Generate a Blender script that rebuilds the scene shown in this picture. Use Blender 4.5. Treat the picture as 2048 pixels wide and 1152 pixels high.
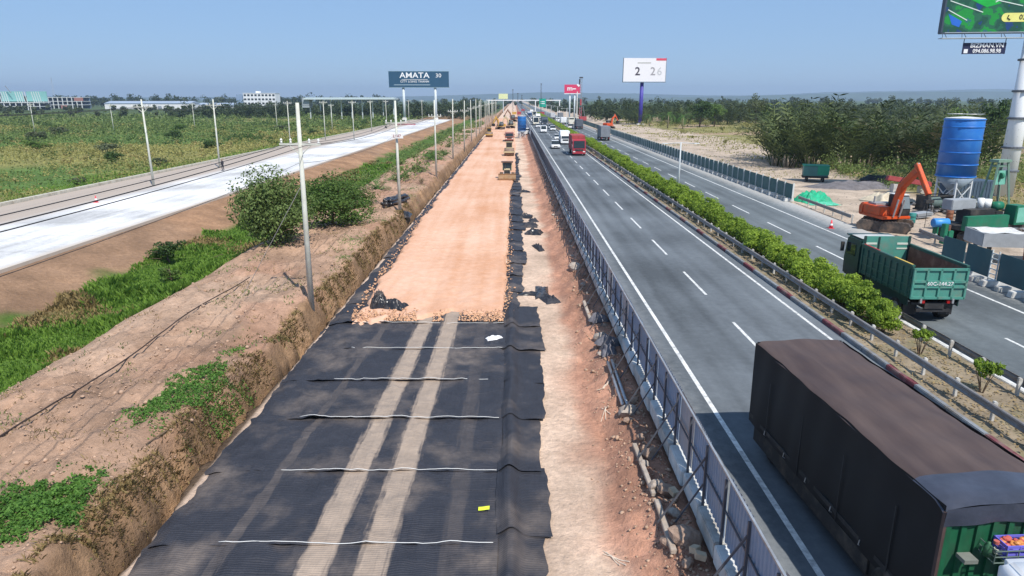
import bpy, bmesh, math, random
import numpy as np
from mathutils import Vector, Matrix
R = math.radians
random.seed(7)
for o in list(bpy.data.objects):
    bpy.data.objects.remove(o)
S = bpy.context.scene
COL = S.collection

# ------------------------------------------------------------------ camera
cam = bpy.data.cameras.new("camera")
cam.lens = 24.0; cam.sensor_width = 36.0; cam.clip_start = 0.2; cam.clip_end = 20000
camo = bpy.data.objects.new("camera", cam); COL.objects.link(camo)
camo.location = (0, 0, 10.6)
camo.rotation_euler = (R(90 - 15.48), 0, R(0.17))
S.camera = camo

# ------------------------------------------------------------------ sky, sun, exposure
SUN_EL = R(54.0)
SUN_DIR = Vector((0.50, -0.866, 0.0)).normalized() * math.cos(SUN_EL) + Vector((0, 0, math.sin(SUN_EL)))
W = bpy.data.worlds.new("World"); S.world = W; W.use_nodes = True
wn = W.node_tree.nodes; wl = W.node_tree.links
bg = wn["Background"]
sky = wn.new("ShaderNodeTexSky"); sky.sky_type = 'NISHITA'; sky.sun_disc = False
sky.sun_elevation = SUN_EL
sky.sun_rotation = math.atan2(SUN_DIR.x, SUN_DIR.y)
sky.altitude = 0; sky.air_density = 1.0; sky.dust_density = 0.0; sky.ozone_density = 7.0
hzmix = wn.new("ShaderNodeMix"); hzmix.data_type = 'RGBA'; hzmix.inputs[0].default_value = .68      # an even, moisture-laden tropical sky
hzmix.inputs[7].default_value = (2.75, 4.45, 7.3, 1)
wl.new(sky.outputs[0], hzmix.inputs[6]); wl.new(hzmix.outputs[2], bg.inputs[0]); bg.inputs[1].default_value = 0.085
sl = bpy.data.lights.new("sun", 'SUN'); sl.energy = 4.2; sl.angle = R(0.53); sl.color = (1.0, 0.95, 0.87)
so = bpy.data.objects.new("sun", sl); COL.objects.link(so)
so.rotation_euler = SUN_DIR.to_track_quat('Z', 'Y').to_euler(); so.location = (30, -60, 90)
S.view_settings.view_transform = 'Standard'; S.view_settings.look = 'None'
S.view_settings.exposure = 0.42; S.view_settings.gamma = 1.0
S.view_settings.use_curve_mapping = False
S.cycles.volume_bounces = 0; S.cycles.max_bounces = 6; S.cycles.transparent_max_bounces = 6
S.cycles.volume_max_steps = 64
HAZE = 0.00016

# ------------------------------------------------------------------ numeric noise
_rs = np.random.RandomState(3)
_perm = _rs.rand(256, 256)
def vnoise(x, y):
    xi = np.floor(x).astype(int); yi = np.floor(y).astype(int)
    fx = x - xi; fy = y - yi
    fx = fx * fx * (3 - 2 * fx); fy = fy * fy * (3 - 2 * fy)
    a = _perm[xi & 255, yi & 255]; b = _perm[(xi + 1) & 255, yi & 255]
    c = _perm[xi & 255, (yi + 1) & 255]; d = _perm[(xi + 1) & 255, (yi + 1) & 255]
    return (a * (1 - fx) + b * fx) * (1 - fy) + (c * (1 - fx) + d * fx) * fy
def fbm(x, y, s=1.0, o=4, seed=0):
    t = 0; amp = 1; n = 0
    for i in range(o):
        t = t + amp * (vnoise(x * s + 17.3 * i + seed * 7.7, y * s + 9.1 * i + seed * 3.3) - .5); n += amp
        amp *= .5; s *= 2.03
    return t / n * 2
def sstep(a, b, x):
    t = np.clip((x - a) / (b - a), 0, 1); return t * t * (3 - 2 * t)

# ------------------------------------------------------------------ materials
MATS = {}
def newmat(name):
    m = bpy.data.materials.new(name); m.use_nodes = True
    return m, m.node_tree.nodes, m.node_tree.links, m.node_tree.nodes["Principled BSDF"]
def M(name, col, rough=.75, var=.18, scale=2.0, metal=0.0, bump=0.0, bscale=20.0, spec=.35, dirt=None, dscale=1.2, coat=0):
    if name in MATS: return MATS[name]
    m, n, l, p = newmat(name)
    tc = n.new("ShaderNodeTexCoord"); oi = n.new("ShaderNodeObjectInfo")
    ad = n.new("ShaderNodeVectorMath"); ad.operation = 'ADD'
    mu = n.new("ShaderNodeMath"); mu.operation = 'MULTIPLY'; mu.inputs[1].default_value = 37.0
    l.new(oi.outputs["Random"], mu.inputs[0]); l.new(tc.outputs["Object"], ad.inputs[0]); l.new(mu.outputs[0], ad.inputs[1])
    nz = n.new("ShaderNodeTexNoise"); nz.inputs["Scale"].default_value = scale; nz.inputs["Detail"].default_value = 7
    nz.inputs["Roughness"].default_value = .62
    l.new(ad.outputs[0], nz.inputs["Vector"])
    mx = n.new("ShaderNodeMix"); mx.data_type = 'RGBA'
    lo = [c * (1 - var) for c in col]; hi = [min(c * (1 + var), .95) for c in col]
    mx.inputs[6].default_value = (*lo, 1); mx.inputs[7].default_value = (*hi, 1)
    mr = n.new("ShaderNodeMapRange"); mr.inputs[1].default_value = .3; mr.inputs[2].default_value = .7
    l.new(nz.outputs[0], mr.inputs[0]); l.new(mr.outputs[0], mx.inputs[0])
    out = mx.outputs[2]
    if dirt:
        n2 = n.new("ShaderNodeTexNoise"); n2.inputs["Scale"].default_value = dscale; n2.inputs["Detail"].default_value = 8
        n2.inputs["Roughness"].default_value = .7
        l.new(ad.outputs[0], n2.inputs["Vector"])
        r2 = n.new("ShaderNodeMapRange"); r2.inputs[1].default_value = .48; r2.inputs[2].default_value = .68; r2.inputs[4].default_value = .8
        l.new(n2.outputs[0], r2.inputs[0])
        m2 = n.new("ShaderNodeMix"); m2.data_type = 'RGBA'; m2.inputs[7].default_value = (*dirt, 1)
        l.new(r2.outputs[0], m2.inputs[0]); l.new(out, m2.inputs[6]); out = m2.outputs[2]
    l.new(out, p.inputs["Base Color"])
    p.inputs["Roughness"].default_value = rough; p.inputs["Metallic"].default_value = metal
    p.inputs["Specular IOR Level"].default_value = spec
    if coat: p.inputs["Coat Weight"].default_value = coat
    if bump:
        nb = n.new("ShaderNodeTexNoise"); nb.inputs["Scale"].default_value = bscale; nb.inputs["Detail"].default_value = 5
        l.new(tc.outputs["Object"], nb.inputs["Vector"])
        bp = n.new("ShaderNodeBump"); bp.inputs["Strength"].default_value = bump; bp.inputs["Distance"].default_value = .05
        l.new(nb.outputs[0], bp.inputs["Height"]); l.new(bp.outputs[0], p.inputs["Normal"])
    MATS[name] = m; return m
def leafmat(name, c1, c2, trans=.35, nsc=.8, nk=1.0):
    if name in MATS: return MATS[name]
    m, n, l, p = newmat(name)
    ge = n.new("ShaderNodeNewGeometry"); tc = n.new("ShaderNodeTexCoord"); oi = n.new("ShaderNodeObjectInfo")
    nz = n.new("ShaderNodeTexNoise"); nz.inputs["Scale"].default_value = nsc; nz.inputs["Detail"].default_value = 3; nm = n.new("ShaderNodeMath"); nm.operation = 'MULTIPLY_ADD'; nm.inputs[1].default_value = nk; nm.inputs[2].default_value = .5 * (1 - nk); l.new(nz.outputs[0], nm.inputs[0])
    l.new(tc.outputs["Object"], nz.inputs["Vector"])
    a = n.new("ShaderNodeMath"); a.operation = 'ADD'; l.new(ge.outputs["Random Per Island"], a.inputs[0]); l.new(nm.outputs[0], a.inputs[1])
    b = n.new("ShaderNodeMath"); b.operation = 'MULTIPLY_ADD'; b.inputs[1].default_value = .6; b.inputs[2].default_value = -.15
    l.new(a.outputs[0], b.inputs[0])
    c = n.new("ShaderNodeMath"); c.operation = 'MULTIPLY_ADD'; c.inputs[1].default_value = .3
    l.new(oi.outputs["Random"], c.inputs[0]); l.new(b.outputs[0], c.inputs[2])
    mx = n.new("ShaderNodeMix"); mx.data_type = 'RGBA'
    mx.inputs[6].default_value = (*c1, 1); mx.inputs[7].default_value = (*c2, 1)
    l.new(c.outputs[0], mx.inputs[0])
    p.inputs["Roughness"].default_value = .6; p.inputs["Specular IOR Level"].default_value = .25
    l.new(mx.outputs[2], p.inputs["Base Color"])
    tr = n.new("ShaderNodeBsdfTranslucent"); l.new(mx.outputs[2], tr.inputs[0])
    ms = n.new("ShaderNodeMixShader"); ms.inputs[0].default_value = trans
    l.new(p.outputs[0], ms.inputs[1]); l.new(tr.outputs[0], ms.inputs[2])
    l.new(ms.outputs[0], n["Material Output"].inputs[0])
    MATS[name] = m; return m

# ------------------------------------------------------------------ mesh builder
class B:
    def __init__(s): s.v = []; s.f = []
    def add(s, vs, fs):
        k = len(s.v); s.v += [tuple(v) for v in vs]; s.f += [tuple(i + k for i in f) for f in fs]; return s
    def box(s, c, d, m=None, top=None):
        x, y, z = d[0] / 2, d[1] / 2, d[2] / 2
        tx, ty = top if top else (1, 1)
        vs = [(-x, -y, -z), (x, -y, -z), (x, y, -z), (-x, y, -z), (-x * tx, -y * ty, z), (x * tx, -y * ty, z), (x * tx, y * ty, z), (-x * tx, y * ty, z)]
        if m is not None: vs = [m @ Vector(v) for v in vs]
        vs = [(v[0] + c[0], v[1] + c[1], v[2] + c[2]) for v in vs]
        return s.add(vs, [(0, 3, 2, 1), (4, 5, 6, 7), (0, 1, 5, 4), (1, 2, 6, 5), (2, 3, 7, 6), (3, 0, 4, 7)])
    def tube(s, pts, r, n=8, cap=True):
        pts = [Vector(p) for p in pts]
        rs = r if isinstance(r, (list, tuple)) else [r] * len(pts)
        k = len(s.v); prev = None
        for i, p in enumerate(pts):
            t = (pts[min(i + 1, len(pts) - 1)] - pts[max(i - 1, 0)]).normalized()
            if prev is None:
                a = t.orthogonal().normalized()
            else:
                a = (prev - t * prev.dot(t)); a = a.normalized() if a.length > 1e-5 else t.orthogonal().normalized()
            prev = a; b = t.cross(a)
            for j in range(n):
                q = 2 * math.pi * j / n
                s.v.append(tuple(p + (a * math.cos(q) + b * math.sin(q)) * rs[i]))
        for i in range(len(pts) - 1):
            for j in range(n):
                s.f.append((k + i * n + j, k + i * n + (j + 1) % n, k + (i + 1) * n + (j + 1) % n, k + (i + 1) * n + j))
        if cap:
            s.f.append(tuple(k + j for j in range(n))[::-1]); e = k + (len(pts) - 1) * n
            s.f.append(tuple(e + j for j in range(n)))
        return s
    def lathe(s, prof, c=(0, 0, 0), n=24):
        k = len(s.v)
        for r, z in prof:
            for j in range(n):
                q = 2 * math.pi * j / n; s.v.append((c[0] + r * math.cos(q), c[1] + r * math.sin(q), c[2] + z))
        for i in range(len(prof) - 1):
            for j in range(n):
                s.f.append((k + i * n + j, k + i * n + (j + 1) % n, k + (i + 1) * n + (j + 1) % n, k + (i + 1) * n + j))
        s.f.append(tuple(k + j for j in range(n))[::-1]); e = k + (len(prof) - 1) * n
        s.f.append(tuple(e + j for j in range(n))); return s
    def prism(s, prof, x0, x1, top=None):            # profile in (y,z), extruded along x
        n = len(prof); k = len(s.v)
        s.v += [(x0, y, z) for y, z in prof] + [(x1, y, z) for y, z in prof]
        s.f.append(tuple(k + i for i in range(n))); s.f.append(tuple(k + n + i for i in range(n))[::-1])
        for i in range(n): s.f.append((k + i, k + n + i, k + n + (i + 1) % n, k + (i + 1) % n))
        return s
    def beam(s, a, b, w, h=None):                     # rectangular bar between two points
        a = Vector(a); b = Vector(b); h = h or w; t = (b - a); L = t.length; q = t.to_track_quat('Y', 'Z').to_matrix()
        return s.box((a + b) / 2, (w, L, h), m=q)
    def grid(s, xs, ys, fz):
        k = len(s.v); nx = len(xs)
        for y in ys:
            for x in xs: s.v.append((x, y, fz(x, y)))
        for j in range(len(ys) - 1):
            for i in range(nx - 1):
                a = k + j * nx + i; s.f.append((a, a + 1, a + nx + 1, a + nx))
        return s
    def mesh(s, name, mat, smooth=False, bev=0):
        me = bpy.data.meshes.new(name); me.from_pydata(s.v, [], s.f)
        if bev:
            bm = bmesh.new(); bm.from_mesh(me)
            bmesh.ops.bevel(bm, geom=bm.edges[:], offset=bev, segments=2, affect='EDGES', clamp_overlap=True)
            bm.to_mesh(me); bm.free()
        bm = bmesh.new(); bm.from_mesh(me); bmesh.ops.recalc_face_normals(bm, faces=bm.faces[:]); bm.to_mesh(me); bm.free()
        if mat: me.materials.append(mat)
        if smooth: me.polygons.foreach_set("use_smooth", [True] * len(me.polygons))
        me.update(); return me
def npmesh(name, V, F, mat, smooth=False):
    me = bpy.data.meshes.new(name); V = np.asarray(V, np.float32); F = np.asarray(F, np.int32); k = F.shape[1]
    me.vertices.add(len(V)); me.vertices.foreach_set("co", V.ravel())
    me.loops.add(F.size); me.loops.foreach_set("vertex_index", F.ravel())
    me.polygons.add(len(F)); me.polygons.foreach_set("loop_start", np.arange(0, F.size, k, dtype=np.int32))
    if smooth: me.polygons.foreach_set("use_smooth", np.ones(len(F), bool))
    me.update(calc_edges=True)
    if mat: me.materials.append(mat)
    return me
def link(name, me, parent=None, loc=(0, 0, 0), rz=0.0, sc=None):
    o = bpy.data.objects.new(name, me); COL.objects.link(o); o.location = loc; o.rotation_euler = (0, 0, rz)
    if sc: o.scale = sc if isinstance(sc, (tuple, list)) else (sc, sc, sc)
    if parent: o.parent = parent
    return o
def part(name, b, mat, parent, smooth=False, bev=0, loc=(0, 0, 0)):
    return link(name, b.mesh(name, mat, smooth, bev), parent, loc)
def tag(o, label, cat, group=None):
    o["label"] = label; o["category"] = cat
    if group: o["group"] = group
    return o
def thing(name, label, cat, loc=(0, 0, 0), rz=0.0, group=None):
    o = bpy.data.objects.new(name, None); COL.objects.link(o); o.location = loc; o.rotation_euler = (0, 0, rz)
    o.empty_display_size = .3
    return tag(o, label, cat, group)
def struct(o, kind="structure"):
    o["kind"] = kind; return o
def stuff(o, label, cat): o["kind"] = "stuff"; return tag(o, label, cat)
def clone(root, loc, rz, label, group=None, sc=None):
    def cp(o, par):
        c = o.copy(); COL.objects.link(c); c.parent = par
        for ch in list(o.children): cp(ch, c)
        return c
    c = cp(root, None); c.location = loc; c.rotation_euler = (0, 0, rz); c["label"] = label
    if group: c["group"] = group
    if sc: c.scale = (sc, sc, sc)
    return c
def textmesh(s, size, mat, bold=0.0, ext=.01):
    cu = bpy.data.curves.new("lettering", 'FONT'); cu.body = s; cu.size = size; cu.extrude = ext; cu.offset = bold
    cu.align_x = 'CENTER'; cu.align_y = 'CENTER'; cu.resolution_u = 2
    ob = bpy.data.objects.new("lettering", cu); COL.objects.link(ob)
    me = bpy.data.meshes.new_from_object(ob); bpy.data.objects.remove(ob)
    me.materials.clear(); me.materials.append(mat); me.name = "lettering"; return me
def lettering(s, size, mat, parent, loc, rot=(R(90), 0, 0), bold=0.0, sx=1.0):
    o = link("lettering", textmesh(s, size, mat, bold), parent, loc); o.rotation_euler = rot; o.scale = (sx, 1, 1); return o

# ------------------------------------------------------------------ foliage generators
def leaves(cent, nrm, L, Wd, rs, jit=.6):
    """leaf quads (diamonds) at the centres, facing roughly nrm"""
    n = len(cent)
    nr = nrm + rs.normal(0, jit, (n, 3)); nr /= np.linalg.norm(nr, axis=1, keepdims=True) + 1e-9
    t = rs.normal(0, 1, (n, 3)); t -= nr * (t * nr).sum(1, keepdims=True); t /= np.linalg.norm(t, axis=1, keepdims=True) + 1e-9
    b = np.cross(nr, t); l = (L * rs.uniform(.6, 1.3, (n, 1))); w = (Wd * rs.uniform(.6, 1.3, (n, 1)))
    V = np.empty((n, 4, 3)); V[:, 0] = cent - t * l / 2; V[:, 1] = cent + b * w / 2 - nr * w * .15; V[:, 2] = cent + t * l / 2; V[:, 3] = cent - b * w / 2 - nr * w * .15
    return V.reshape(-1, 3), np.arange(n * 4).reshape(n, 4)
def crown(rad, nclump, nleaf, L, Wd, seed, flat=.0, base=0.0, cr=.33, shell=.75):
    rs = np.random.RandomState(seed)
    d = rs.normal(0, 1, (nclump, 3)); d /= np.linalg.norm(d, axis=1, keepdims=True)
    rr = rs.uniform(0, 1, (nclump, 1)) ** .45
    cc = d * rr * np.array(rad) * shell
    if flat: cc[:, 2] = np.where(cc[:, 2] < 0, cc[:, 2] * (1 - flat), cc[:, 2])
    sz = rs.uniform(.6, 1.25, nclump) * cr * min(rad)
    pick = rs.randint(0, nclump, nleaf)
    q = rs.normal(0, 1, (nleaf, 3)); q /= np.linalg.norm(q, axis=1, keepdims=True)
    q2 = q * (rs.uniform(.35, 1, (nleaf, 1)) ** .5)
    c = cc[pick] + q2 * sz[pick][:, None] * np.array([1.15, 1.15, .85])
    nn = q + np.array([0, 0, .5])
    V, F = leaves(c, nn, L, Wd, rs)
    V[:, 2] += base; return V, F
def joinVF(parts):
    Vs = []; Fs = []; k = 0
    for V, F in parts: Vs.append(V); Fs.append(F + k); k += len(V)
    return np.concatenate(Vs), np.concatenate(Fs)
def frond_set(n, seed, L=(3.5, 6), up=(35, 80), leaf=.9, pairs=11, droop=.5, trunk=0.0, spread=.3):
    """palm fronds rising from the ground (or a trunk top): arching ribs with paired leaflets"""
    rs = np.random.RandomState(seed); V = []; F = []; k = 0
    for i in range(n):
        az = rs.uniform(0, 2 * math.pi); el = R(rs.uniform(*up)); ln = rs.uniform(*L)
        dx, dy = math.cos(az), math.sin(az); px, py, pz = dx * spread * rs.rand(), dy * spread * rs.rand(), trunk
        pts = []; steps = pairs + 2; a = el
        for j in range(steps):
            pts.append((px, py, pz)); st = ln / (steps - 1)
            px += math.cos(a) * dx * st; py += math.cos(a) * dy * st; pz += math.sin(a) * st
            a -= droop * rs.uniform(.6, 1.4) / steps * 2.2
        P = np.array(pts); sx, sy = -dy, dx
        for j in range(steps - 1):                                # rib
            w = .05 * (1 - j / steps) + .012
            a0, a1 = P[j], P[j + 1]
            V += [a0 + [sx * w, sy * w, 0], a0 - [sx * w, sy * w, 0], a1 - [sx * w, sy * w, 0], a1 + [sx * w, sy * w, 0]]
            F.append((k, k + 1, k + 2, k + 3)); k += 4
        for j in range(2, steps):
            u = j / (steps - 1); ll = leaf * (math.sin(min(u * 1.25 + .12, 1) * math.pi * .75) + .15)
            t = P[min(j, steps - 1)] - P[j - 1]; t = t / np.linalg.norm(t)
            for sgn in (-1, 1):
                dr = np.array([sx, sy, 0]) * sgn * .75 + t * .7 + np.array([0, 0, rs.uniform(-.35, .25)])
                dr /= np.linalg.norm(dr); e = P[j] + dr * ll * rs.uniform(.8, 1.15); m = P[j] + dr * ll * .45
                wv = t * .05 * (1 + leaf * 1.2)
                V += [P[j], m + wv, e, m - wv]; F.append((k, k + 1, k + 2, k + 3)); k += 4
    return np.array(V), np.array(F)
def blades(xy, z, h, rs, w=.03, lean=.5):
    n = len(xy); az = rs.uniform(0, 2 * math.pi, n); hh = h * rs.uniform(.5, 1.3, n)
    c = np.column_stack([xy, z]); d = np.column_stack([np.cos(az), np.sin(az), np.zeros(n)])
    sd = np.column_stack([-np.sin(az), np.cos(az), np.zeros(n)]) * w
    ln = lean * rs.uniform(.3, 1.3, n)
    V = np.empty((n, 4, 3)); V[:, 0] = c - sd; V[:, 1] = c + sd
    top = c + d * (ln * hh)[:, None]; top[:, 2] += hh
    mid = c + d * (ln * hh * .35)[:, None]; mid[:, 2] += hh * .65
    V[:, 2] = top; V[:, 3] = mid - sd * .8
    V[:, 1] = np.where(np.ones((n, 1), bool), c + sd, c + sd)
    return V.reshape(-1, 3), np.arange(n * 4).reshape(n, 4)
# ================================================================== SETTING
# site axes: +Y runs along the expressway away from the camera, z = 0 is the carriageway
PX = [-9000, -300, -60, -54.2, -53.6, -33.2, -32.6, -28.5, -26.8, -21.6, -20.6, -18.5, -12.0, -11.0, -10.45, -10.36, -10.04, -9.94, -8, 2.6, 3.1, 4.2, 4.75, 5.0, 28.2, 29.0, 60, 300, 9000]
PZ = [-2, -1.2, -1.0, -.8, -.28, -.28, -.15, -1.1, -1.45, -1.5, -.75, -.05, .14, .0, -1.25, -1.95, -1.95, -1.0, -.95, -.95, -.85, -.38, -.25, -.4, -.4, -.1, -.15, -.5, -2]
def prof(x, y):
    w = (fbm(y * .0 + 5.0, y, .12, 3, 2) * .55) * (1 - .6 * sstep(-13, -11, x)) + (fbm(y * 0 + 9.0, y, .5, 2, 4) * .22 + fbm(x * .6, y, 1.7, 4, 14) * .30 + .1) * sstep(-13, -11, x)
    k = sstep(-30, -22, x) * (1 - sstep(-10.0, -9.6, x))
    return np.interp(x + w * k, PX, PZ)
def gz(x, y):
    x = np.asarray(x, float); y = np.asarray(y, float)
    z = prof(x, y)
    mound = sstep(-21, -19, x) * (1 - sstep(-11.0, -10.4, x))
    bank = sstep(2.7, 3.3, x) * (1 - sstep(4.4, 4.9, x))
    slope = sstep(-33, -31, x) * (1 - sstep(-28, -26, x))
    ditch = sstep(-27, -26, x) * (1 - sstep(-22, -21, x))
    field = 1 - sstep(-60, -54, x)
    right = sstep(30, 33, x)
    near = 1 - sstep(120, 260, y)
    z = z + mound * (fbm(x, y, .22, 4, 1) * .38 + fbm(x, y, 1.1, 4, 5) * .34 * near + (.5 - np.abs(fbm(x, y, 1.9, 3, 18))) ** 2 * .30 * near - .06 + fbm(x, y, 4.3, 2, 8) * .13 * near)
    z = z + bank * (fbm(x, y, .9, 4, 6) * .32 + fbm(x, y, 3.1, 3, 3) * .16) * near
    z = z + slope * fbm(x, y, .7, 4, 9) * .18 + ditch * fbm(x, y, .3, 3, 7) * .25
    z = z + field * fbm(x, y, .05, 4, 2) * .7 + right * (fbm(x, y, .12, 4, 4) * .28 + fbm(x, y, .8, 3, 11) * .08 * near)
    site = sstep(-9.7, -9, x) * (1 - sstep(2.4, 2.9, x))
    z = z + site * fbm(x, y, .6, 3, 12) * .03
    return z
def gzs(x, y): return float(gz(np.array([x]), np.array([y]))[0])
xs = [-9000, -6000, -4000, -2500, -1600, -1100, -800, -600, -460, -360, -290, -240, -200, -170]
xs += list(np.arange(-150, -60, 5)) + list(np.arange(-60, -34, 1.3)) + list(np.arange(-34, -21.6, .42)) + list(np.arange(-21.6, -11.4, .16)) + list(np.arange(-11.4, -9.7, .075)) + list(np.arange(-9.7, -8.6, .2))
xs += list(np.arange(-8.6, 2.4, .9)) + list(np.arange(2.4, 5.2, .16)) + [6, 8, 15, 22, 27, 28] + list(np.arange(28.6, 62, 1.1)) + list(np.arange(62, 150, 5))
xs += [160, 180, 210, 250, 300, 380, 480, 620, 850, 1200, 1700, 2600, 4000, 6000, 9000]
xs = np.array(xs)
ys = [-60, -30, -10, 0, 5, 8]; y = 9.5
while y < 9000:
    ys.append(y); y += max(.17, y * .0105 if y < 300 else y * .03)
ys = np.array(ys + [9000])
GX, GY = np.meshgrid(xs, ys)
GZ = gz(GX, GY)
nx, ny = len(xs), len(ys)
V = np.column_stack([GX.ravel(), GY.ravel(), GZ.ravel()])
ii = (np.arange(ny - 1)[:, None] * nx + np.arange(nx - 1)[None, :]).ravel()
F = np.column_stack([ii, ii + 1, ii + nx + 1, ii + nx])
def groundcolor(x, y):
    def c(*a): return np.array(a)[None, :]
    n1 = fbm(x, y, .05, 4, 21); n2 = fbm(x, y, .4, 4, 22); n3 = fbm(x, y, 1.8, 3, 23)
    w = (fbm(y * 0 + 5.0, y, .12, 3, 2) * .55)
    xw = x + w + n2 * .5
    dirt = c(.40, .26, .18) * (1 + .25 * n2 + .15 * n3)[:, None]
    pale = sstep(.0, .35, n1 + n2 * .4)[:, None]
    dirt = dirt * (1 - pale) + c(.46, .315, .225) * pale
    rust = sstep(.05, .3, fbm(x, y, .17, 3, 31))[:, None] * .6
    dirt = dirt * (1 - rust) + c(.40, .225, .15) * rust
    sandy = c(.62, .46, .35) * (1 + .1 * n2)[:, None]
    bank = c(.47, .25, .17) * (1 + .2 * n2 + .15 * n3)[:, None]
    brown = c(.33, .195, .115) * (1 + .25 * n2 + .1 * n3)[:, None]
    gk = sstep(.0, .3, n1 + .3 * n2)[:, None] * .5
    brown = brown * (1 - gk) + c(.25, .165, .11) * gk
    green = c(.075, .13, .025) * (1 + .4 * n2)[:, None]
    olive = c(.24, .23, .085) * (1 + .3 * n2)[:, None]
    fg = sstep(-.02, .2, fbm(x, y, .016, 3, 605) * -1)[:, None]; field = olive * (1 - fg) + c(.10, .17, .045) * fg
    soil = c(.46, .37, .29) * (1 + .15 * n2 + .12 * n3)[:, None]
    ry = c(.24, .22, .09) * (1 + .3 * n2)[:, None]
    rp = c(.38, .27, .19) * (1 + .2 * n3)[:, None]
    C = field.copy()
    def mix(C, D, m): m = m[:, None]; return C * (1 - m) + D * m
    C = mix(C, brown, sstep(-54.5, -53.4, x))
    C = mix(C, green, sstep(-28.6, -26.6, xw + n2 * 1.5))
    C = mix(C, dirt, sstep(-21.6, -20.9, xw))
    C = mix(C, c(.29, .18, .105) * (1 + .35 * n3 + .2 * n2)[:, None], sstep(-11.6, -10.9, x + w * .4 + n2 * .5)); C = mix(C, c(.115, .078, .052) * (1 + .3 * n3)[:, None], sstep(-10.5, -10.3, x))  # last mix: trench bottom's shade painted in as dark brown
    C = mix(C, sandy, sstep(-10.0, -9.8, x))
    C = mix(C, bank, sstep(1.9, 2.9, x + n2 * .8 + n1 * .4))
    C = mix(C, soil, sstep(6, 7, x))
    lim = 46 + 10 * sstep(60, 140, y) + 10 * n1 + 4 * n2
    C = mix(C, ry, sstep(0, 6, x - lim))
    C = mix(C, rp, sstep(.1, .3, fbm(x, y, .03, 3, 41)) * sstep(0, 5, x - lim) * (1 - sstep(120, 200, x)))
    C = mix(C, c(.08, .10, .05) * np.ones((len(x), 1)), sstep(100, 170, x) * .8)
    far = sstep(350, 600, y) * (1 - sstep(-14, -12, x) * (1 - sstep(45, 60, x)))
    C = mix(C, c(.075, .105, .04) * (1 + .4 * n1)[:, None], far)
    return np.clip(C, 0, 1)
gm, n, l, p = newmat("ground_soil")
at = n.new("ShaderNodeAttribute"); at.attribute_name = "soil"
ge = n.new("ShaderNodeNewGeometry")
n1 = n.new("ShaderNodeTexNoise"); n1.inputs["Scale"].default_value = 3.2; n1.inputs["Detail"].default_value = 9; n1.inputs["Roughness"].default_value = .72
n2 = n.new("ShaderNodeTexNoise"); n2.inputs["Scale"].default_value = .35; n2.inputs["Detail"].default_value = 6
l.new(ge.outputs["Position"], n1.inputs["Vector"]); l.new(ge.outputs["Position"], n2.inputs["Vector"])
ml = n.new("ShaderNodeMath"); ml.operation = 'MULTIPLY'; l.new(n1.outputs[0], ml.inputs[0]); l.new(n2.outputs[0], ml.inputs[1])
rg = n.new("ShaderNodeMapRange"); rg.inputs[1].default_value = .1; rg.inputs[2].default_value = .42; rg.inputs[3].default_value = .6; rg.inputs[4].default_value = 1.36
l.new(ml.outputs[0], rg.inputs[0])
vm = n.new("ShaderNodeVectorMath"); vm.operation = 'SCALE'; l.new(at.outputs["Color"], vm.inputs[0]); l.new(rg.outputs[0], vm.inputs["Scale"])
l.new(vm.outputs[0], p.inputs["Base Color"]); p.inputs["Roughness"].default_value = .95; p.inputs["Specular IOR Level"].default_value = .1
bp = n.new("ShaderNodeBump"); bp.inputs["Strength"].default_value = .9; bp.inputs["Distance"].default_value = .15
n3 = n.new("ShaderNodeTexNoise"); n3.inputs["Scale"].default_value = 5.0; n3.inputs["Detail"].default_value = 8; n3.inputs["Roughness"].default_value = .7
l.new(ge.outputs["Position"], n3.inputs["Vector"]); l.new(n3.outputs[0], bp.inputs["Height"]); l.new(bp.outputs[0], p.inputs["Normal"])
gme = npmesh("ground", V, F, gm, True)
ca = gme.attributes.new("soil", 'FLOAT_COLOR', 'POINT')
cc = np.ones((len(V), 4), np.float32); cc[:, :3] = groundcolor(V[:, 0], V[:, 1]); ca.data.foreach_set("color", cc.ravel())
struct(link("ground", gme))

# ---- far hills on the horizon
hm = M("hill_woods", (.06, .09, .05), .95, .35, .004)
V = []; F = []; k = 0
hx = np.arange(-9000, 9001, 90.0)
def ridge(Y, amp, seed, off):
    global k
    h = np.clip(amp * (fbm(hx, hx * 0 + Y, .0004, 3, seed) + .45 + off(hx)) + 5 * fbm(hx, hx * 0, .02, 3, seed + 1), 2, 140)
    for i, x in enumerate(hx):
        V.extend([(x, Y - 500, -6), (x, Y, h[i]), (x, Y + 600, -6)])
    for i in range(len(hx) - 1):
        a = k + i * 3; F.extend([(a, a + 3, a + 4, a + 1), (a + 1, a + 4, a + 5, a + 2)])
    k += 3 * len(hx)
ridge(5200, 32, 51, lambda x: .1 + .9 * sstep(900, 3600, x) + .1 * sstep(-2500, -4500, x))
ridge(7600, 60, 57, lambda x: .2 + .8 * sstep(1500, 5500, x))
struct(link("hills", npmesh("hills", np.array(V), np.array(F), hm, True)))

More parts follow.
